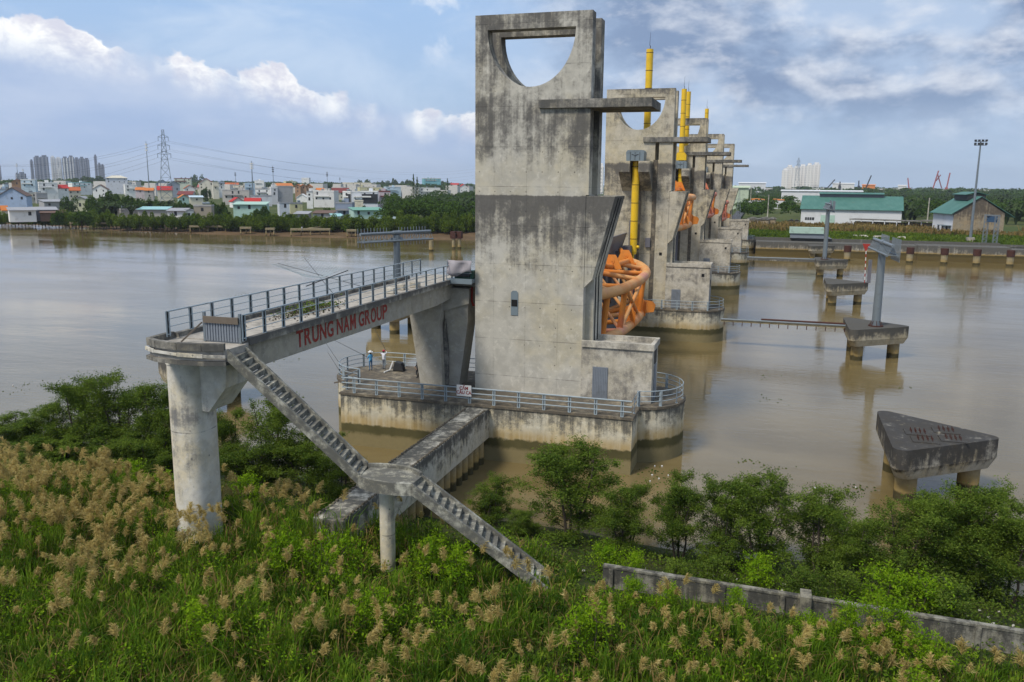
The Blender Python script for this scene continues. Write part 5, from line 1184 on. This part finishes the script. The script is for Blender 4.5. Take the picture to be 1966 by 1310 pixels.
V,F=reeds(15000,RNG,(-47,13),(20,42),lambda x,y:hf(x,y)*.8,.045,.9)
tag(npobj('dry_reed_leaves',V,F,L_DRY),kind='stuff')
n=70000; x=RNG.uniform(-47,14,n); y=RNG.uniform(19.5,41,n)
pm=np.sin(x*.55+1.7+.6*np.sin(y*.5))*np.sin(y*.7-.4+.5*np.sin(x*.4)); k=(pm>.38)&(y<np.where(x>-7.8,34.9,39.5))&~in_clear(x,y)&~((x>-21.3)&(x<-18.8)&(y>34.5))&~((np.abs(y-(33.1+(x+23.75)*.24))<1.3)&(x>-15)&(x<-8.3)); x=x[k];y=y[k]
z=np.array([gz(a,b) for a,b in zip(x,y)])+hf(x,y)*(.35+.62*RNG.random(len(x))**.6)*(.8+.25*np.sin(x*1.9)*np.sin(y*2.2))
V,F=leafquads(np.stack([x,y,z],1),.13,RNG,.3,.5); tag(npobj('climbing_creepers',V,F,L_BRIGHT),kind='stuff')
# low herbs and fallen leaves in the gaps
n=90000; x=RNG.uniform(-48,16,n); y=RNG.uniform(19.5,45,n)
k=(y<44)&~in_clear(x,y)&~((x>-20.95)&(x<-19.1)&(y>35)); x=x[k];y=y[k]; 
z=np.array([gz(a,b) for a,b in zip(x,y)])+RNG.uniform(0,.7,len(x))*(.35+.65*np.clip(np.sin(x*1.1)*np.sin(y*1.3+x*.3)+.4,0,1))*np.where((y>36.4)&(x>-20),.9,1)
V,F=leafquads(np.stack([x,y,z],1),.17,RNG,.3,.5); tag(npobj('low_herbs',V,F,L_MANG),kind='stuff')
# plumes
def plumes(n,rng):
    V=[];c=0; pts=[]
    while len(pts)<n:
        x=rng.uniform(-46,12); y=rng.uniform(20.5,41)
        d=.16+.9*math.exp(-((x+35)/9)**2-((y-33.5)/4.8)**2)
        if x>-24: d=.14+.16*math.exp(-((x+12)/9)**2-((y-28)/4)**2)+.2*math.exp(-((x-1)/5)**2-((y-31)/2.5)**2)
        if -29<x<-24: d=.30
        d*=.5+1.0*max(0,math.sin(x*.8+1)*math.sin(y*.9+x*.25)+.25)
        if rng.random()>d: continue
        if x>-8.5 and y>33.4: continue
        if abs(x+16.6)<1.2 and 31.5<y<34.5: continue
        if y>38.8+(1.2 if x<-30 else 0): continue
        if -21<x<-19 and y>36: continue
        if abs(y-(33.1+(x+23.75)*.24))<1.1 and -15<x<-8.3: continue
        pts.append((x,y))
    A=[]
    for x,y in pts:
        z=gz(x,y)+float(hf(np.array(x),np.array(y)))*rng.uniform(.9,1.3)+.05; s=rng.uniform(.38,.88) if x<-24 else rng.uniform(.32,.75); m=120
        wa=rng.uniform(0,2*np.pi); lean=rng.uniform(.05,.45); t=rng.uniform(0,1,m)**1.1; ang=rng.uniform(0,2*np.pi,m)
        ax=np.stack([x+np.cos(wa)*lean*s*t**2,y+np.sin(wa)*lean*s*t**2,z+s*.8*t],1)
        L=s*rng.uniform(.18,.46,m)*(1.15-.75*t); up=rng.uniform(.5,1.3,m)
        dv=np.stack([np.cos(ang)*L*.5+np.cos(wa)*L*.25,np.sin(ang)*L*.5+np.sin(wa)*L*.25,L*.7*up],1)
        d2=np.stack([np.cos(ang)*L*.55+np.cos(wa)*L*.35,np.sin(ang)*L*.55+np.sin(wa)*L*.35,L*rng.uniform(-.35,.35,m)],1)
        p1=ax+dv; p2=p1+d2; w=.0105*rng.uniform(.7,1.4,m)[:,None]; nx=np.stack([-np.sin(ang+rng.normal(0,.8,m)),np.cos(ang+rng.normal(0,.8,m)),rng.normal(0,.5,m)],1)*w
        A.append(np.stack([ax-nx*.4,ax+nx*.4,p1+nx,p1-nx,p1-nx,p1+nx,p2+nx*.3,p2-nx*.3],1))
    A=np.concatenate(A).reshape(-1,3); return A,np.arange(len(A)).reshape(-1,4)
V,F=plumes(1150,RNG); tag(npobj('reed_plumes',V,F,L_PLUME),kind='stuff')
# vines creeping on the beam, litter under the mangroves
M_LIT=paint('litter',(.55,.53,.48),.6,.4)
b=MB()
for i in range(60):
    x=RNG.uniform(-8,11); y=RNG.uniform(37,40.5); z=gz(x,y)+.12; s=RNG.uniform(.03,.08)
    b.add([(x-s,y-s*.6,z),(x+s,y-s*.4,z+.03),(x+s*.8,y+s,z+.08),(x-s,y+s*.7,z+.05),(x,y,z+.12)],[(0,1,4),(1,2,4),(2,3,4),(3,0,4),(0,3,2,1)])
o=b.build('scattered_litter',M_LIT); tag(o,kind='stuff')
# floating weed and foam
b=MB()
spots=[(1250,905,.5,7),(1270,925,.5,6),(1650,940,.6,9),(1640,935,.3,3),(50,745,1.6,5),(65,747,1.,3),(545,693,1.2,4),(455,565,2.,4),(475,565,1.5,3),(1435,885,.5,5),(1500,905,.8,3),(205,535,3,2),(1480,765,.8,4),(1465,720,1.2,3),(1730,745,.8,2)]
for px,py,s,n in spots:
    c=atz(px,py,.03)
    for i in range(n*3):
        x=c.x+RNG.normal(0,s); y=c.y+RNG.normal(0,s); r_=RNG.uniform(.03,.09)
        b.add([(x+r_*math.cos(a)*RNG.uniform(.6,1.4),y+r_*math.sin(a)*RNG.uniform(.6,1.4),.02) for a in (0,1,2.1,3.1,4.2,5.2)]+[(x,y,.07)],[(i_,(i_+1)%6,6) for i_ in range(6)])
tag(b.build('floating_weed',L_DARK),kind='stuff')
b=MB()
for px,py in ((1271,895),(1257,895),(1252,912),(1265,919),(1248,924),(1643,936),(1565,937),(1578,935),(1283,913),(1770,812),(25,740)):
    c=atz(px,py,.05); r_=RNG.uniform(.04,.08); b.sphere(c,r_*1.3,r_,.06,6,4)
tag(b.build('floating_litter',M_WHITE),kind='stuff')
# ---- left bank belt ----
def bush_proto(seed,lm,n=1500,size=.55,rx=1.,rz=1.,lobes=13,palm=False):
    rng=np.random.default_rng(seed); C=[]
    for i in range(lobes):
        a=rng.uniform(0,2*np.pi); r=rng.uniform(0,.75)**.7; c=np.array([np.cos(a)*r*rx,np.sin(a)*r*rx,rng.uniform(.12,.74)*rz*(1-.2*r)]); m=n//lobes
        d=rng.normal(size=(m,3)); d/=np.linalg.norm(d,axis=1)[:,None]; C.append(c+d*(rng.uniform(.20,.36)*(.75+.4*rng.random((m,1)))) )
    C=np.concatenate(C); C=C[C[:,2]>0]; return leafquads(C,size,rng,.3,.5)
# unit-size bushes (radius 1) used at several metres
def bmesh_from(seed,lm,size): 
    V,F=bush_proto(seed,lm,2600,size); return npmesh('crown',V,F,lm)
BELT=[bmesh_from(50+i,L_BELT,.13) for i in range(4)]; DKT=[bmesh_from(60+i,L_DARK,.15) for i in range(4)]
STEM=MB(); STEM.path([(0,0,-.4),(.03,.02,.2),(0,.05,.6)],[.05,.035,.015],5); STEM=STEM.mesh('trunk',M_BARK)
def bush(loc,r_,h,me,label,grp,nm='tree',cat='tree'):
    r=empty(nm,loc,label,cat,grp,rz=random.uniform(0,6.28)); r.scale=(r_,r_,h)
    for n_,m__ in (('trunk',STEM),('crown',me)):
        o=bpy.data.objects.new(n_,m__); COL.objects.link(o); o.parent=r
def seg(px,row):
    L=((60,'below the brown gable house'),(120,'below the brown market shed'),(180,'below the pale yellow gable house'),(240,'in front of the dark riverside wood'),(300,'below the turquoise sheet roof'),(350,'below the big pylon'),(410,'below the bare brown-grey house'),(470,'behind the parasol jetty'),(530,'below the large round tree'),(590,'below the small yellow house'),(650,'by the long right jetty'),(720,'below the slate blue house'),(790,'below the green sheet roofs'),(850,'right of the steel cross-arm'),(2000,'beside the near tower edge'))
    return ('water-side' if row==0 else 'rear-row')+' mangrove bush '+next(t for a,t in L if px<a)
def beltbase(px): return np.interp(px,[0,110,240,480,700,905],[430,433,438,443,447,449])
px=-10; i=0
while px<915:
    if not (112<px<118):
        p=atz(px,beltbase(px)+random.uniform(-1,1.),.9); hh=random.uniform(4.,5.8)*(1.0 if px>118 else .75)*(1.25 if px>760 else 1)
        bush(p,random.uniform(2.6,3.9),hh,BELT[i%4],seg(px,0),'mangrove belt along the left bank','mangrove_bush','bush')
        p=atz(px+6,beltbase(px)-4+random.uniform(-1,1.),2.); 
        bush(p,random.uniform(3.,4.2),hh*1.15,BELT[(i+2)%4],seg(px,1),'mangrove belt along the left bank','mangrove_bush','bush')
    px+=13; i+=1
TR=[(107,395,420,22,'dark tree behind the market shed'),(150,398,422,40,'broad dark tree in the riverside wood'),(128,372,400,24,'dark tree by the white block'),(180,366,405,36,'tall dark tree right of the pale yellow house'),(210,362,403,40,'dark crown in the middle of the riverside wood'),(240,372,408,30,'dark crown right in the riverside wood'),(270,376,410,32,'tree crown left before the pylon'),(300,378,410,28,'tree crown before the pylon base'),(345,380,412,26,'dark tree just right of the pylon base'),(360,388,412,22,'lower tree right of the pylon'),(275,395,412,12,'small round tree by the turquoise roof'),
(402,378,412,24,'tree behind the bare riverside house'),(425,384,418,30,'flat-topped tree by the mint building'),(395,360,384,16,'small dark tree before the cream villa'),(378,336,362,22,'spreading umbrella tree on the skyline'),(355,341,360,12,'dark tree on the skyline behind the pale green house'),(503,392,426,44,'large round tree before the mint building'),(553,407,428,20,'palm-like light tree at the bank'),(627,396,418,16,'dark tree beside the slate blue house'),(697,390,406,12,'small tree by the cream balcony house'),
(190,338,352,40,'dark skyline tree right of the grey cluster'),(165,340,354,40,'dark skyline trees below the grey cluster'),(135,343,356,36,'dark skyline trees below the cluster, left part'),(100,343,356,30,'skyline tree left below the cluster'),(205,344,358,20,'skyline tree beside the hipped roof'),(470,350,365,18,'skyline tree right of the villa'),(440,347,360,18,'skyline tree behind the slate roof'),(520,346,362,22,'dark tree behind the telecom masts'),(602,350,366,26,'dark trees right of the orange gables'),(625,352,370,22,'dark green mass behind the yellow row'),
(700,345,362,26,'skyline trees before the conifers'),(722,346,364,26,'second skyline trees before the conifers'),(757,342,362,20,'domed skyline tree left of the conifers'),(782,346,364,24,'skyline tree at the conifers foot'),(740,347,366,22,'skyline trees left of the domed one'),(820,350,368,26,'tree before the teal hall'),(850,347,366,26,'dark skyline tree right of the teal hall'),(835,354,372,26,'tree under the teal hall'),(875,360,374,24,'tree before the far red roof'),(895,364,378,20,'tree beside the gable by the tower'),(770,352,372,24,'tree left under the conifers')]
for i,(px,pt,pb,pw,l) in enumerate(TR):
    dep=max(pb-hor(px),16); d=17.2/dep*1650; p=atd(px,360,d); p.z=3-.2; h=CZ+(hor(px)-pt)/1650*d-3; bush(p,pw/1650*d/2*1.15,h*1.05,DKT[i%4],l,'trees of the left bank town')
# conifers
for px,pt,d,l in ((794,335,900,'tall slim conifer on the skyline'),(801,340,900,'second shorter slim conifer on the skyline'),(859,343,1000,'lone distant conifer near the tower')):
    p=atd(px,360,d); p.z=3; h=CZ+(hor(px)-pt)/1650*d-3; rng=np.random.default_rng(int(px)); t=rng.uniform(.15,1,900); a=rng.uniform(0,6.28,900)
    r_=h*.13*(1-t)**.8*(.4+.6*rng.random(900))*(1+.5*np.sin(t*40)); C=np.stack([p.x+np.cos(a)*r_,p.y+np.sin(a)*r_,p.z+t*h],1); V,F=leafquads(C,1.1,rng,.3,.4)
    r=empty('conifer',p,l,'tree','slim conifers on the skyline'); o=npobj('crown',V-np.array(p),F,L_DARK); o.parent=r
    b=MB(); b.tube(p,p+Vector((0,0,h*.95)),.35,.06,6); b.build('trunk',M_BARK,r)
# woods
def wood(name,items,lm,rng,leaf=.9,per=260,palm=False):
    VV=[];n=0;FF=[]
    for x,y,r_,h,z in items:
        if palm:
            m=15; C=[]; a=rng.uniform(0,6.28,m)
            q=[]
            for k in range(m):
                L=h*rng.uniform(.7,1.1); e=np.array([np.cos(a[k]),np.sin(a[k]),0]); s=np.array([-np.sin(a[k]),np.cos(a[k]),0])*rng.uniform(.5,.9)
                b0=np.array([x,y,z]); m1=b0+e*L*.16+np.array([0,0,L*.62]); m2=b0+e*L*.42+np.array([0,0,L*(.9+.1*rng.random())]); m3=m2+e*L*.35+np.array([0,0,-L*.12])
                q+=[b0-s*.1,b0+s*.1,m1+s*.7,m1-s*.7,m1-s*.7,m1+s*.7,m2+s,m2-s,m2-s,m2+s,m3+s*.1,m3-s*.1]
            VV.append(np.array(q)); FF.append(np.arange(m*12).reshape(-1,4)+n); n+=m*12
        else:
            lob=6; C=[]
            for j in range(lob):
                aa=rng.uniform(0,6.28); rr=rng.uniform(0,.7)*r_; c=np.array([x+np.cos(aa)*rr,y+np.sin(aa)*rr,z+h*rng.uniform(.45,.82)]); m=per//lob
                d=rng.normal(size=(m,3)); d/=np.linalg.norm(d,axis=1)[:,None]; d[:,2]=np.abs(d[:,2])*1.0-.25; C.append(c+d*np.array([r_*.45,r_*.45,h*.24])*rng.uniform(.7,1.15,(m,1)))
            V,F=leafquads(np.concatenate(C),leaf,rng,.3,.55); VV.append(V); FF.append(F+n); n+=len(V)
    o=npobj(name,np.concatenate(VV),np.concatenate(FF),lm); tag(o,kind='stuff'); return o
rng=np.random.default_rng(5)
# wood right of the town (left of tower)
it=[]
for k in range(90):
    px=rng.uniform(745,925); yb=rng.uniform(378,434); yb=max(yb,378 if px>790 else 395); 
    d=17.2/(yb-hor(px))*1650; p=atd(px,360,d); it.append((p.x,p.y,rng.uniform(5,8),rng.uniform(7,10.5),3.))
wood('riverside_wood',it,L_DARK,rng,1.15,420)
it=[]
for k in range(70):
    px=rng.uniform(800,925); yb=rng.uniform(392,428); d=17.2/(yb-hor(px))*1650; p=atd(px,360,d); it.append((p.x,p.y,3,rng.uniform(6.5,9),3.))
for k in range(30):
    px=rng.uniform(190,340); yb=rng.uniform(402,412); d=17.2/(yb-hor(px))*1650; p=atd(px,360,d); it.append((p.x,p.y,3,rng.uniform(5,7),3.))
wood('nipa_palm_grove',it,L_PALM,rng,palm=True)
# right woods
it=[]
for k in range(420):
    px=rng.uniform(1405,2050); u=rng.random()
    yb=np.interp(u,[0,.5,1],[371,388,424]) if px<1540 else (np.interp(u,[0,.6,1],[371,384,404]) if px<1735 else np.interp(u,[0,.5,1],[371,386,422]))
    if px<1470 and yb>395 and px<1432: continue
    if 1395<px<1432 and yb>380: continue
    d=17.2/(yb-hor(px))*1650; p=atd(px,360,d); tall=1.0 if px<1680 else 1.15
    it.append((p.x,p.y,rng.uniform(5,8)*max(1,d/650),rng.uniform(6,10)*tall,3.2))
wood('lock_side_wood',it,L_DARK,rng,1.3,330)
it=[]
for k in range(260):
    px=rng.uniform(1690,2050); yb=rng.uniform(380,426); 
    if 1780<px<1930 and yb>402: yb-=25
    d=17.2/(yb-hor(px))*1650; p=atd(px,360,d); it.append((p.x,p.y,3,rng.uniform(7,10.5),3.2))
wood('nipa_palm_wood',it,L_PALM,rng,palm=True)
# skyline strip of trees (far)
it=[]
for k in range(900):
    px=rng.uniform(-60,2050); 
    if 905<px<1405: continue
    d=rng.uniform(1300,2800); p=atd(px,360,d); it.append((p.x,p.y,rng.uniform(14,30),rng.uniform(9,17),3))
wood('skyline_wood',it,L_DARK,rng,5.,110)
# distant small roofs as scattered far town
M_FT=paint('far_town_plaster',(.6,.58,.55),.85,.3); b=MB(); n_=0
for k in range(220):
    px=rng.uniform(-20,900) if k<150 else rng.uniform(1400,1960); d=rng.uniform(900,2300) if k<150 else rng.uniform(1500,2600)
    p=atd(px,360,d); s=rng.uniform(5,11); h=rng.uniform(7,15) if k<150 else rng.uniform(8,14)
    b.box(p.x-s,p.x+s,p.y-s*.6,p.y+s*.6,3,3+h)
tag(b.build('distant_roofs',M_FT),kind='stuff')
# lock-side grass
def tufts(n,rng,x0,x1,y0,y1,h,w,fn=None,z=3.9):
    x=rng.uniform(x0,x1,n); y=rng.uniform(y0,y1,n)
    if fn is not None: k=fn(x,y); x=x[k];y=y[k]
    n=len(x); a=rng.uniform(0,6.28,n); hh=h*rng.uniform(.5,1.2,n)*(.75+.35*np.sin(x*.25)*np.sin(y*.3)); ww=w*rng.uniform(.6,1.3,n); dx,dy=np.cos(a)*ww/2,np.sin(a)*ww/2; lx,ly=rng.normal(0,.3,n)*hh,rng.normal(0,.3,n)*hh
    A=np.empty((n,4,3)); A[:,0]=np.stack([x-dx,y-dy,np.full(n,z)],1); A[:,1]=np.stack([x+dx,y+dy,np.full(n,z)],1); A[:,2]=np.stack([x+lx+dx*.4,y+ly+dy*.4,z+hh],1); A[:,3]=np.stack([x+lx-dx*.4,y+ly-dy*.4,z+hh],1)
    return A.reshape(-1,3),np.arange(4*n).reshape(-1,4)
def nohouse(x,y):
    r=np.arctan2(x,y)+AZ; return np.ones(len(x),bool)
V,F=tufts(30000,rng,-12,110,267,330,1.2,.55); tag(npobj('lock_side_grass',V,F,L_BELT),kind='stuff')
V,F=tufts(16000,rng,-10,120,315,372,2.2,.7,lambda x,y:(y>300+12*np.sin(x*.06)+.25*x)&~((x>55)&(x<90)&(y>330))&~((y>368)&(x>8)&(x<60))); tag(npobj('dry_reed_band',V,F,L_DRY),kind='stuff')
V,F=tufts(2500,rng,-160,-12,300,330,1.,.5,z=2.9); tag(npobj('bank_grass',V,F,L_BELT),kind='stuff')
b=MB()
for x0,y0 in ((24,292),(27,293),(31,291),(33,292),(38,290)):
    b.add([(x0-2,y0-1,4.),(x0+2,y0-1,4.),(x0+2,y0+1,4.),(x0-2,y0+1,4.),(x0-1,y0-.4,4.9),(x0+1,y0-.3,4.7),(x0+1,y0+.5,4.9),(x0-1,y0+.4,4.6)],[(4,5,6,7),(0,1,5,4),(1,2,6,5),(2,3,7,6),(3,0,4,7)])
tag(b.build('rubble_heap',M_HUT),'flat heap of pale rubble in the lock-side grass','rubble')
# ================= people =================
M_SKIN=mat('skin',lambda t:pbsdf(t,(.36,.20,.12),.6)); 
def cloth(n,c): return paint(n,c,.85,.2)
def person(loc,rz,label,J,shirt,pants,hat,hatcol,group=None,scale=1.,hair=True):
    r=empty('person',loc,label,'person',group,rz=rz); r.scale=(scale,)*3
    jn=['pelvis','waist','chest','neck','head','crown','shL','elL','haL','fiL','shR','elR','haR','fiR','hipL','knL','anL','toL','hipR','knR','anR','toR']
    base=dict(pelvis=(0,0,.92),waist=(0,0,1.08),chest=(0,0,1.30),neck=(0,0,1.46),head=(0,.01,1.56),crown=(0,.01,1.66),shL=(-.17,0,1.38),elL=(-.24,.02,1.12),haL=(-.22,.10,.90),fiL=(-.22,.12,.80),shR=(.17,0,1.38),elR=(.24,.02,1.12),haR=(.22,.10,.90),fiR=(.22,.12,.80),
        hipL=(-.10,0,.86),knL=(-.11,.02,.48),anL=(-.11,-.01,.08),toL=(-.12,.15,.04),hipR=(.10,0,.86),knR=(.11,.02,.48),anR=(.11,-.01,.08),toR=(.12,.15,.04)); base.update(J)
    rad=dict(pelvis=.135,waist=.125,chest=.15,neck=.055,head=.095,crown=.07,shL=.065,shR=.065,elL=.048,elR=.048,haL=.034,haR=.034,fiL=.02,fiR=.02,hipL=.088,hipR=.088,knL=.06,knR=.06,anL=.042,anR=.042,toL=.035,toR=.035)
    ed=[('pelvis','waist'),('waist','chest'),('chest','neck'),('neck','head'),('head','crown'),('chest','shL'),('shL','elL'),('elL','haL'),('haL','fiL'),('chest','shR'),('shR','elR'),('elR','haR'),('haR','fiR'),('pelvis','hipL'),('hipL','knL'),('knL','anL'),('anL','toL'),('pelvis','hipR'),('hipR','knR'),('knR','anR'),('anR','toR')]
    me=bpy.data.meshes.new('body'); me.from_pydata([base[j] for j in jn],[(jn.index(a),jn.index(b_)) for a,b_ in ed],[])
    o=bpy.data.objects.new('body',me); COL.objects.link(o); o.modifiers.new('skin','SKIN'); 
    for i,j in enumerate(jn): v=me.skin_vertices[0].data[i]; v.radius=(rad[j],rad[j]*.82); v.use_root=(j=='pelvis')
    s_=o.modifiers.new('sub','SUBSURF'); s_.levels=1; s_.render_levels=1
    bpy.context.view_layer.update(); nm=bpy.data.meshes.new_from_object(o.evaluated_get(bpy.context.evaluated_depsgraph_get())); bpy.data.objects.remove(o)
    nm.materials.clear(); [nm.materials.append(m__) for m__ in (shirt,pants,M_SKIN,M_DARK)]
    hands=[Vector(base['haL']),Vector(base['haR'])]
    for p in nm.polygons:
        c=p.center; z=c.z; p.use_smooth=True
        k=0 if z>.93 else 1
        if z>1.47 and abs(c.x)<.13 and (c-Vector(base['head'])).length<.2: k=2
        if min((c-h_).length for h_ in hands)<.09 : k=2
        for f in ('fiL','fiR'):
            if (c-Vector(base[f])).length<.1: k=2
        if z<.09: k=3
        p.material_index=k
    o=bpy.data.objects.new('body',nm); COL.objects.link(o); o.parent=r
    hx,hy,hz_=base['head']; b=MB(); b.sphere((hx,hy-.02,hz_+.05),.105,.115,.10,12,7); b.build('hair',M_BLACK,r,local=True,smooth=True)
    b=MB()
    if hat=='wide': b.tube((hx,hy,hz_+.09),(hx,hy,hz_+.11),.23,.21,16); b.tube((hx,hy,hz_+.11),(hx,hy,hz_+.21),.125,.09,14)
    elif hat=='cap': b.sphere((hx,hy,hz_+.08),.12,.125,.11,12,7); b.box(hx-.07,hx+.07,hy+.1,hy+.22,hz_+.07,hz_+.09)
    if hat: b.build('hat',hatcol,r,local=True,smooth=True)
    b=MB(); b.sphere((hx-.035,hy+.09,hz_+.02),.013,.01,.012,6,4); b.sphere((hx+.035,hy+.09,hz_+.02),.013,.01,.012,6,4); b.build('eyes',M_BLACK,r,local=True)
    return r
D=4.2
person((-32.55,64.3,D),math.radians(60),'angler in a light blue shirt and blue jeans wearing a pale wide hat',dict(haL=(-.16,.26,1.0),fiL=(-.14,.33,1.02),elL=(-.23,.08,1.14),haR=(.14,.28,1.02),fiR=(.12,.35,1.04),elR=(.23,.08,1.14),knR=(.13,.05,.48)),cloth('light_blue_shirt',(.10,.38,.66)),cloth('blue_jeans',(.06,.16,.30)),'wide',M_WHITE)
person((-31.7,65.1,D),math.radians(-20),'person in a white shirt and grey trousers with a red cap, hands raised',dict(elL=(-.36,.04,1.38),haL=(-.42,.10,1.22),fiL=(-.44,.12,1.14),elR=(.38,.04,1.52),haR=(.2,.08,1.68),fiR=(.12,.08,1.70),knL=(-.12,.06,.48)),cloth('white_shirt',(.66,.66,.70)),cloth('grey_trousers',(.20,.23,.27)),'cap',paint('red_cap_cloth',(.42,.02,.06),.8))
person((-27.62,63.1,D),math.radians(95),'person in dark clothes half hidden behind the bridge leg',dict(haL=(-.2,.2,.95),knL=(-.12,.1,.5)),cloth('black_shirt',(.015,.015,.02)),cloth('black_trousers',(.02,.022,.03)),None,None)
p=atz(464,441,1.4); person(p,0,'tiny person in pale clothes on the left bank mud, right of the parasol',{},M_WHITE,cloth('pale_trousers',(.3,.3,.3)),None,None)
p=atz(580,444,3.15); person(p,1.,'tiny person standing on the long jetty below the white house',{},cloth('white_shirt',(.66,.66,.70)),cloth('grey_trousers',(.20,.23,.27)),None,None)
# fishing rods
for p0,p1,l in (((-32.75,64.5,5.25),(-35.5,62.6,7.2),'thin fishing rod held by the angler in blue'),((-31.6,65.4,5.8),(-34.2,68.,7.6),'thin fishing rod beside the person in white'),((-34.,62.2,4.6),(-36.2,63.2,6.6),'fishing rod leaning on the curved rail'),((-33.4,61.,4.3),(-35.6,62.4,6.),'second fishing rod leaning on the curved rail')):
    b=MB(); b.tube(p0,p1,.025,.012,5); tag(b.build('fishing_rod',M_DARK),l,'fishing rod')
r=empty('folding_seat',(-30.6,65.,D),'dark fabric seat with a pale frame on the pier deck','seat')
b=MB(); b.prism([(-30.7,4.25),(-29.7,4.25),(-29.9,4.95),(-30.5,5.05)],64.7,65.3,'y'); b.build('fabric',M_DARK,r,bevel=.05)
b=MB(); b.beam((-30.95,64.6,4.2),(-30.6,64.65,5.1),.12,.12); b.beam((-31.1,63.9,4.25),(-30.9,64.6,4.3),.1,.1); b.build('frame',M_WHITE,r)
r=empty('plank',(-33,59.2,4.2),'pale timber brace lying on the left corner of the pier deck','plank')
b=MB(); b.beam((-33.1,58.9,4.3),(-31.0,59.5,4.75),.1,.1); b.build('timber',M_WOOD,r)
# things on the footbridge
r=empty('weed_heap',(-26.3,43.5,12.62),'heap of dried weeds and moss on the footbridge deck','heap')
rg=np.random.default_rng(3); C=np.stack([rg.normal(-26.4,.45,700),rg.normal(44.2,1.5,700),12.64+np.abs(rg.normal(0,.16,700))],1); V,F=leafquads(C,.16,rg,.6,.5); o=npobj('moss',V-np.array(r.location),F,L_MANG); o.parent=r
C=np.stack([rg.normal(-26.1,.6,600),rg.normal(43.6,1.8,600),12.63+np.abs(rg.normal(0,.1,600))],1); V,F=leafquads(C,.16,rg,.7,.6); o=npobj('dry_weeds',V-np.array(r.location),F,M_BARK); o.parent=r; o['kind']='stuff'
for (x,y,l) in ((-25.2,53.2,'left pale concrete block on the footbridge deck'),(-25.4,55.3,'middle pale concrete block on the footbridge deck'),(-25.1,57.,'right pale concrete block on the footbridge deck')):
    b=MB(); b.box(x-.3,x+.3,y-.35,y+.35,12.62,13.0); tag(b.build('concrete_block',M_HUT,bevel=.03),l,'block')
r=empty('lift_net',(-28.6,50,13.4),'square lift net with crossed poles hung over the far bridge rail','fishing net')
b=MB(); c=[Vector((-28.0,48.6,14.0)),Vector((-28.6,52.6,14.3)),Vector((-32.2,53.4,14.9)),Vector((-31.6,48.4,14.8))]
for i in range(17):
    t=i/16
    for A_,B_,C_,D_ in ((c[0],c[1],c[3],c[2]),(c[0],c[3],c[1],c[2])):
        p=A_.lerp(B_,t); q=C_.lerp(D_,t); mpt=(p+q)/2-Vector((0,0,.7*math.sin(PI*t))); b.path([p,(p+mpt)/2-Vector((0,0,.1)),mpt,(q+mpt)/2-Vector((0,0,.1)),q],.009,3)
b.build('netting',paint('net_cord',(.35,.42,.46),.7),r)
b=MB(); b.tube((-26.6,48.2,12.7),(-31.9,53.,14.9),.02,.012,6); b.tube((-26.4,53.,12.8),(-31.,48.3,14.9),.02,.012,6); b.tube((-27.6,46.,13.8),(-27.9,52,14.2),.03,.03,6); b.build('pole',M_DARK,r)
r=empty('tarpaulin',(-23,61.3,13.9),'faded grey tarpaulin draped over the rail end beside the tower','tarpaulin')
V=[];n=12
for j in range(5):
    for i in range(n+1):
        t=i/n; V.append((-23.95+2.*t,60.45+.12*math.sin(t*9+j),14.35-j*.24-(.12*math.sin(PI*t))*(j>2)-.05*j*math.sin(t*6)))
b=MB(); b.add(V,[(j*(n+1)+i,j*(n+1)+i+1,(j+1)*(n+1)+i+1,(j+1)*(n+1)+i) for j in range(4) for i in range(n)]); o=b.build('sheet',M_TARP,r,smooth=True)
md=o.modifiers.new('thick','SOLIDIFY'); md.thickness=.03
b=MB(); b.beam((-24.,60.5,12.9),(-23.9,60.5,14.4),.05); b.beam((-24,60.5,13.4),(-21.95,60.5,13.4),.04); b.build('rail',M_ZINC,r)
r=empty('winch',(-22.8,61.2,13),'dark green winch machine half under the tarpaulin','winch')
b=MB(); b.box(-23.5,-22.0,60.9,61.6,12.91,13.55); b.build('casing',paint('dark_green_paint',(.02,.07,.05),.5),r,bevel=.04)
b=MB(); b.tube((-23.4,60.75,13.2),(-22.2,60.75,13.2),.14,.14,12); b.build('drum',M_DARK,r,smooth=True)
b=MB(); b.path([(-22.6,62.4,12.1),(-22.6,62.4,11.),(-22.5,62.4,10.7),(-21.95,62.4,10.7)],.09,8); tag(b.build('drain_pipe',M_RED,smooth=True),'red pipe bending below the bridge end beside the tower','pipe')
# haze
hz_=MB(); hz_.box(-7000,7000,-600,7000,-4,150)
def hazeb():
    m=bpy.data.materials.new('haze_air'); m.use_nodes=True; t=NT(m.node_tree); t.n.clear(); out=t.add('ShaderNodeOutputMaterial')
    v=t.add('ShaderNodeVolumePrincipled'); v.inputs['Color'].default_value=(.80,.87,1,1); v.inputs['Density'].default_value=HAZE; v.inputs['Anisotropy'].default_value=.2
    t.l.new(v.outputs[0],out.inputs['Volume']); return m
HAZE=.00009
o=hz_.build('haze',hazeb()); tag(o,kind='stuff')
